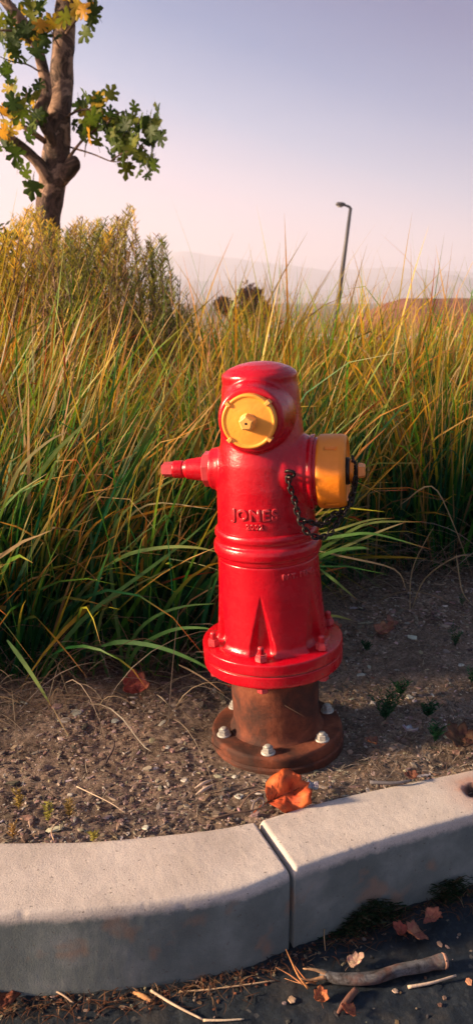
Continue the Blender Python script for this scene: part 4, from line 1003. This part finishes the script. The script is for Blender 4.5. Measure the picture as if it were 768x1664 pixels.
# crown above and left of the frame, one mass
mb = MB(); o_ = lobed(seed=3)
for i in range(1300):
    px_, py_ = random.gauss(20, 230), random.uniform(-520, -25)
    if py_ > -60 and px_ > 200: continue
    p = aty(px_, py_, 5.4+random.gauss(0, .6))-TI; s = random.uniform(.055, .1)
    Mx = Matrix.Rotation(random.uniform(-pi, pi), 3, 'Z') @ Matrix.Rotation(random.uniform(.5, 2.4), 3, 'X'); c = random.choice(LG+LY[:1])
    V = [Vector((0, .38, 0))]+[Vector((x, y, .2*abs(x))) for x, y in o_]; n = len(V)
    mb.add([p+Mx @ (v*s) for v in V], [(0, k, k % (n-1)+1) for k in range(1, n)], c)
cr = mb.build('crown', M_leaf, TR); cr['kind'] = 'stuff'

# ------------------------------------------------------------------ shrubs
def shrub(px, Y, cols, label, hpts, wpx, n, seed, gname='shrub', dens=78, cat='shrub'):
    """hpts: (px, py) outline of the top; shoots rise from low branches to under it"""
    rnd = random.Random(seed); b0 = aty(px, 500, Y); e = empty(gname, (b0.x, Y, -.02)); tag(e, label, cat)
    E = Vector(e.location); xs_ = [h[0] for h in hpts]; ys_ = [h[1] for h in hpts]
    wood = MB(); RBs = Ribbons()
    for i in range(n):
        tp = rnd.uniform(px-wpx, px+wpx); top = np.interp(tp, xs_, ys_); q = rnd.random()
        yy = Y+rnd.uniform(-.35, .4); tipy = top+(abs(rnd.gauss(0, 12)) if q < .3 else rnd.uniform(10, 230))
        tip = aty(tp+rnd.uniform(-14, 14), tipy, yy)-E; L_ = rnd.uniform(.25, .55); lean_ = rnd.uniform(-.35, .55)
        st_ = Vector((tip.x-lean_*L_-(.15*(tip.x)), tip.y-rnd.uniform(-.1, .1), max(.05, tip.z-L_)))
        mid = (st_+tip)/2+Vector((-.04*lean_, 0, .02)); Q = spline([st_, mid, tip], 5)
        tube(wood, Q, list(np.linspace(.0035, .001, len(Q))), 4, col=None)
        base = Vector((rnd.uniform(-.1, .1), rnd.uniform(-.1, .1), 0))
        if i % 6 == 0: tube(wood, spline([base, (base+st_)/2+Vector((rnd.uniform(-.05, .05), 0, .08)), st_], 4), list(np.linspace(.010, .0035, 9)), 5)
        cc = np.array(rnd.choice(cols))*rnd.uniform(.7, 1.25); m = len(Q)-1
        for j in range(dens):
            t = (j+rnd.random())/dens; k = min(m-1, int(t*m)); u = t*m-k; p = Q[k].lerp(Q[k+1], u); az = rnd.uniform(0, 2*pi); sp_ = (1-t*.65)
            l_ = rnd.uniform(.018, .045)*(.45+sp_*.8); d = np.array((cos(az)*.75, sin(az)*.75, .75))*l_; p = np.array(p)
            c2 = cc*rnd.uniform(.75, 1.35); RBs.blade([p, p+d*.5, p+d], rnd.uniform(.0030, .0056), np.repeat(c2[None], 3, 0))
    w = wood.build('stem', M_bark, e); f = RBs.build('foliage', M_shrub); f.parent = e; f['kind'] = 'stuff'; return e
GOLD = [(.72, .48, .04), (.50, .42, .04), (.78, .46, .05), (.36, .36, .04)]
OLIV = [(.20, .22, .03), (.34, .30, .04), (.13, .16, .03), (.42, .33, .05), (.24, .14, .05)]
top = [(-250, 380), (-60, 360), (0, 372), (30, 345), (60, 330), (90, 350), (120, 360), (135, 352), (150, 350), (185, 352), (210, 328), (225, 345), (240, 390), (262, 380), (275, 420), (300, 480)]
shrub(55, 3.9, GOLD, 'golden-yellow feathery shrub standing in front of the sycamore trunk', [(x, y+4+(14 if 60 < x < 110 else 0)) for x, y in top], 150, 360, 11)
shrub(190, 3.6, OLIV, 'olive-green feathery shrub with dark upright sprays right of the sycamore trunk', [(100, 372), (118, 385), (133, 350), (144, 375), (158, 362), (176, 375), (186, 348), (196, 378), (208, 326), (217, 340), (228, 388), (240, 400), (258, 376), (266, 420), (280, 450), (300, 490), (330, 540)], 125, 310, 12)
shrub(-150, 4.2, GOLD, 'golden shrub at the left edge of the picture', [(-400, 400), (-60, 372), (0, 372)], 170, 160, 13)

# ------------------------------------------------------------------ far bushes, lamp
def bush(px, Y, w, h, base_z, col, label, seed, n=1500, cat='bush', name='bush', ls=.07):
    rnd = random.Random(seed); b0 = aty(px, 492, Y); e = empty(name, (b0.x, Y, base_z)); tag(e, label, cat)
    tk = MB()
    for k in range(5):
        a = rnd.uniform(0, 2*pi); tip = Vector((cos(a)*w*.3, sin(a)*w*.3, h*rnd.uniform(.6, .85))); tube(tk, spline([(0, 0, 0), tip*.5+Vector((0, 0, .1*h)), tip], 4), list(np.linspace(.05*w, .01*w, 9)), 6)
    tk.build('trunk', M_bark, e)
    mb = MB(); lob = [(rnd.uniform(-.32, .32)*w, rnd.uniform(-.3, .3)*w, h*rnd.uniform(.45, .86), rnd.uniform(.14, .26)*w) for _ in range(11)]
    for i in range(n):
        lx, ly_, lz, lr = rnd.choice(lob); v = Vector((rnd.gauss(0, 1), rnd.gauss(0, 1), rnd.gauss(0, .8))).normalized()*lr*rnd.uniform(.55, 1.1)
        p = Vector((lx, ly_, lz))+v; p.z = max(.1, p.z); s = ls*rnd.uniform(.6, 1.3); u = Vector((rnd.gauss(0, 1), rnd.gauss(0, 1), rnd.gauss(0, 1))).normalized(); w2 = u.orthogonal().normalized()
        c = tuple(x*rnd.uniform(.6, 1.4) for x in col); mb.add([p-u*s, p-w2*s*.45, p+u*s, p+w2*s*.45], [(0, 1, 2, 3)], c)
    f = mb.build('crown', M_shrub, e, smooth=False); f['kind'] = 'stuff'; return e
bush(385, 30, 1.75, 2.15, -.62, (.07, .035, .03), 'dark round bush showing above the grass tips left of centre', 21, 2600, ls=.09)
bush(425, 31, .75, 1.7, -.62, (.05, .035, .03), 'small dark bush beside the bigger one above the grass', 22, 900, ls=.08)
bush(-5, 6.6, 1.0, 1.95, -.3, (.045, .055, .025), 'dark leafy bush behind the sycamore at the left edge', 23, 1100, ls=.05)
LY_ = 40.0; lb = aty(541, 560, LY_); lt = aty(569, 338, LY_)
LP = empty('street_lamp', (lb.x, LY_, -.66)); tag(LP, 'slender dark street lamp leaning slightly, far beyond the grass', 'street lamp')
b0 = Vector((0, 0, 0)); t0 = lt-Vector(LP.location)
mb = MB(); tube(mb, [b0, b0.lerp(t0, .3), b0.lerp(t0, .7), t0], [.13, .12, .095, .075], 12); mb.build('pole', M_metal, LP)
mb = MB(); lathe(mb, [(.22, -.02), (.22, .10), (.14, .16)], 12); mb.build('base_plate', M_metal, LP)
hd = aty(545, 333, LY_)-Vector(LP.location)
mb = MB(); tube(mb, [t0-Vector((0, 0, .03)), t0+Vector((-.08, 0, .06)), hd+Vector((.40, 0, .0))], [.07, .06, .05], 8); mb.build('arm', M_metal, LP)
mb = MB(); q = hd
tube(mb, [q+Vector((.44, 0, .02)), q+Vector((.30, 0, .02)), q+Vector((.08, 0, .03)), q+Vector((.0, 0, .02))], [.06, .11, .10, .04], 12); hh = mb.build('lamp_head', M_metal, LP)
mb = MB(); tube(mb, [q+Vector((.30, 0, -.05)), q+Vector((.08, 0, -.04))], [.07, .06], 10); mb.build('lens', M_galv, hh)

# ------------------------------------------------------------------ haze
mb = MB(); x0, x1, y0, y1, z0, z1 = -5200, 5200, -400, 4500, -2.2, 246
mb.add([(x, y, z) for x in (x0, x1) for y in (y0, y1) for z in (z0, z1)], [(0, 1, 3, 2), (4, 6, 7, 5), (0, 4, 5, 1), (2, 3, 7, 6), (0, 2, 6, 4), (1, 5, 7, 3)])
hm = bpy.data.materials.new('haze_air'); hm.use_nodes = True; t = hm.node_tree; t.nodes.clear()
o = t.nodes.new('ShaderNodeOutputMaterial'); v = t.nodes.new('ShaderNodeVolumePrincipled'); v.inputs['Color'].default_value = (.84, .84, .98, 1); v.inputs['Density'].default_value = .00052; v.inputs['Anisotropy'].default_value = .2
t.links.new(v.outputs[0], o.inputs['Volume'])
tag(mb.build('haze', hm, smooth=False), 'pale evening haze over the far hills', 'haze', kind='stuff')
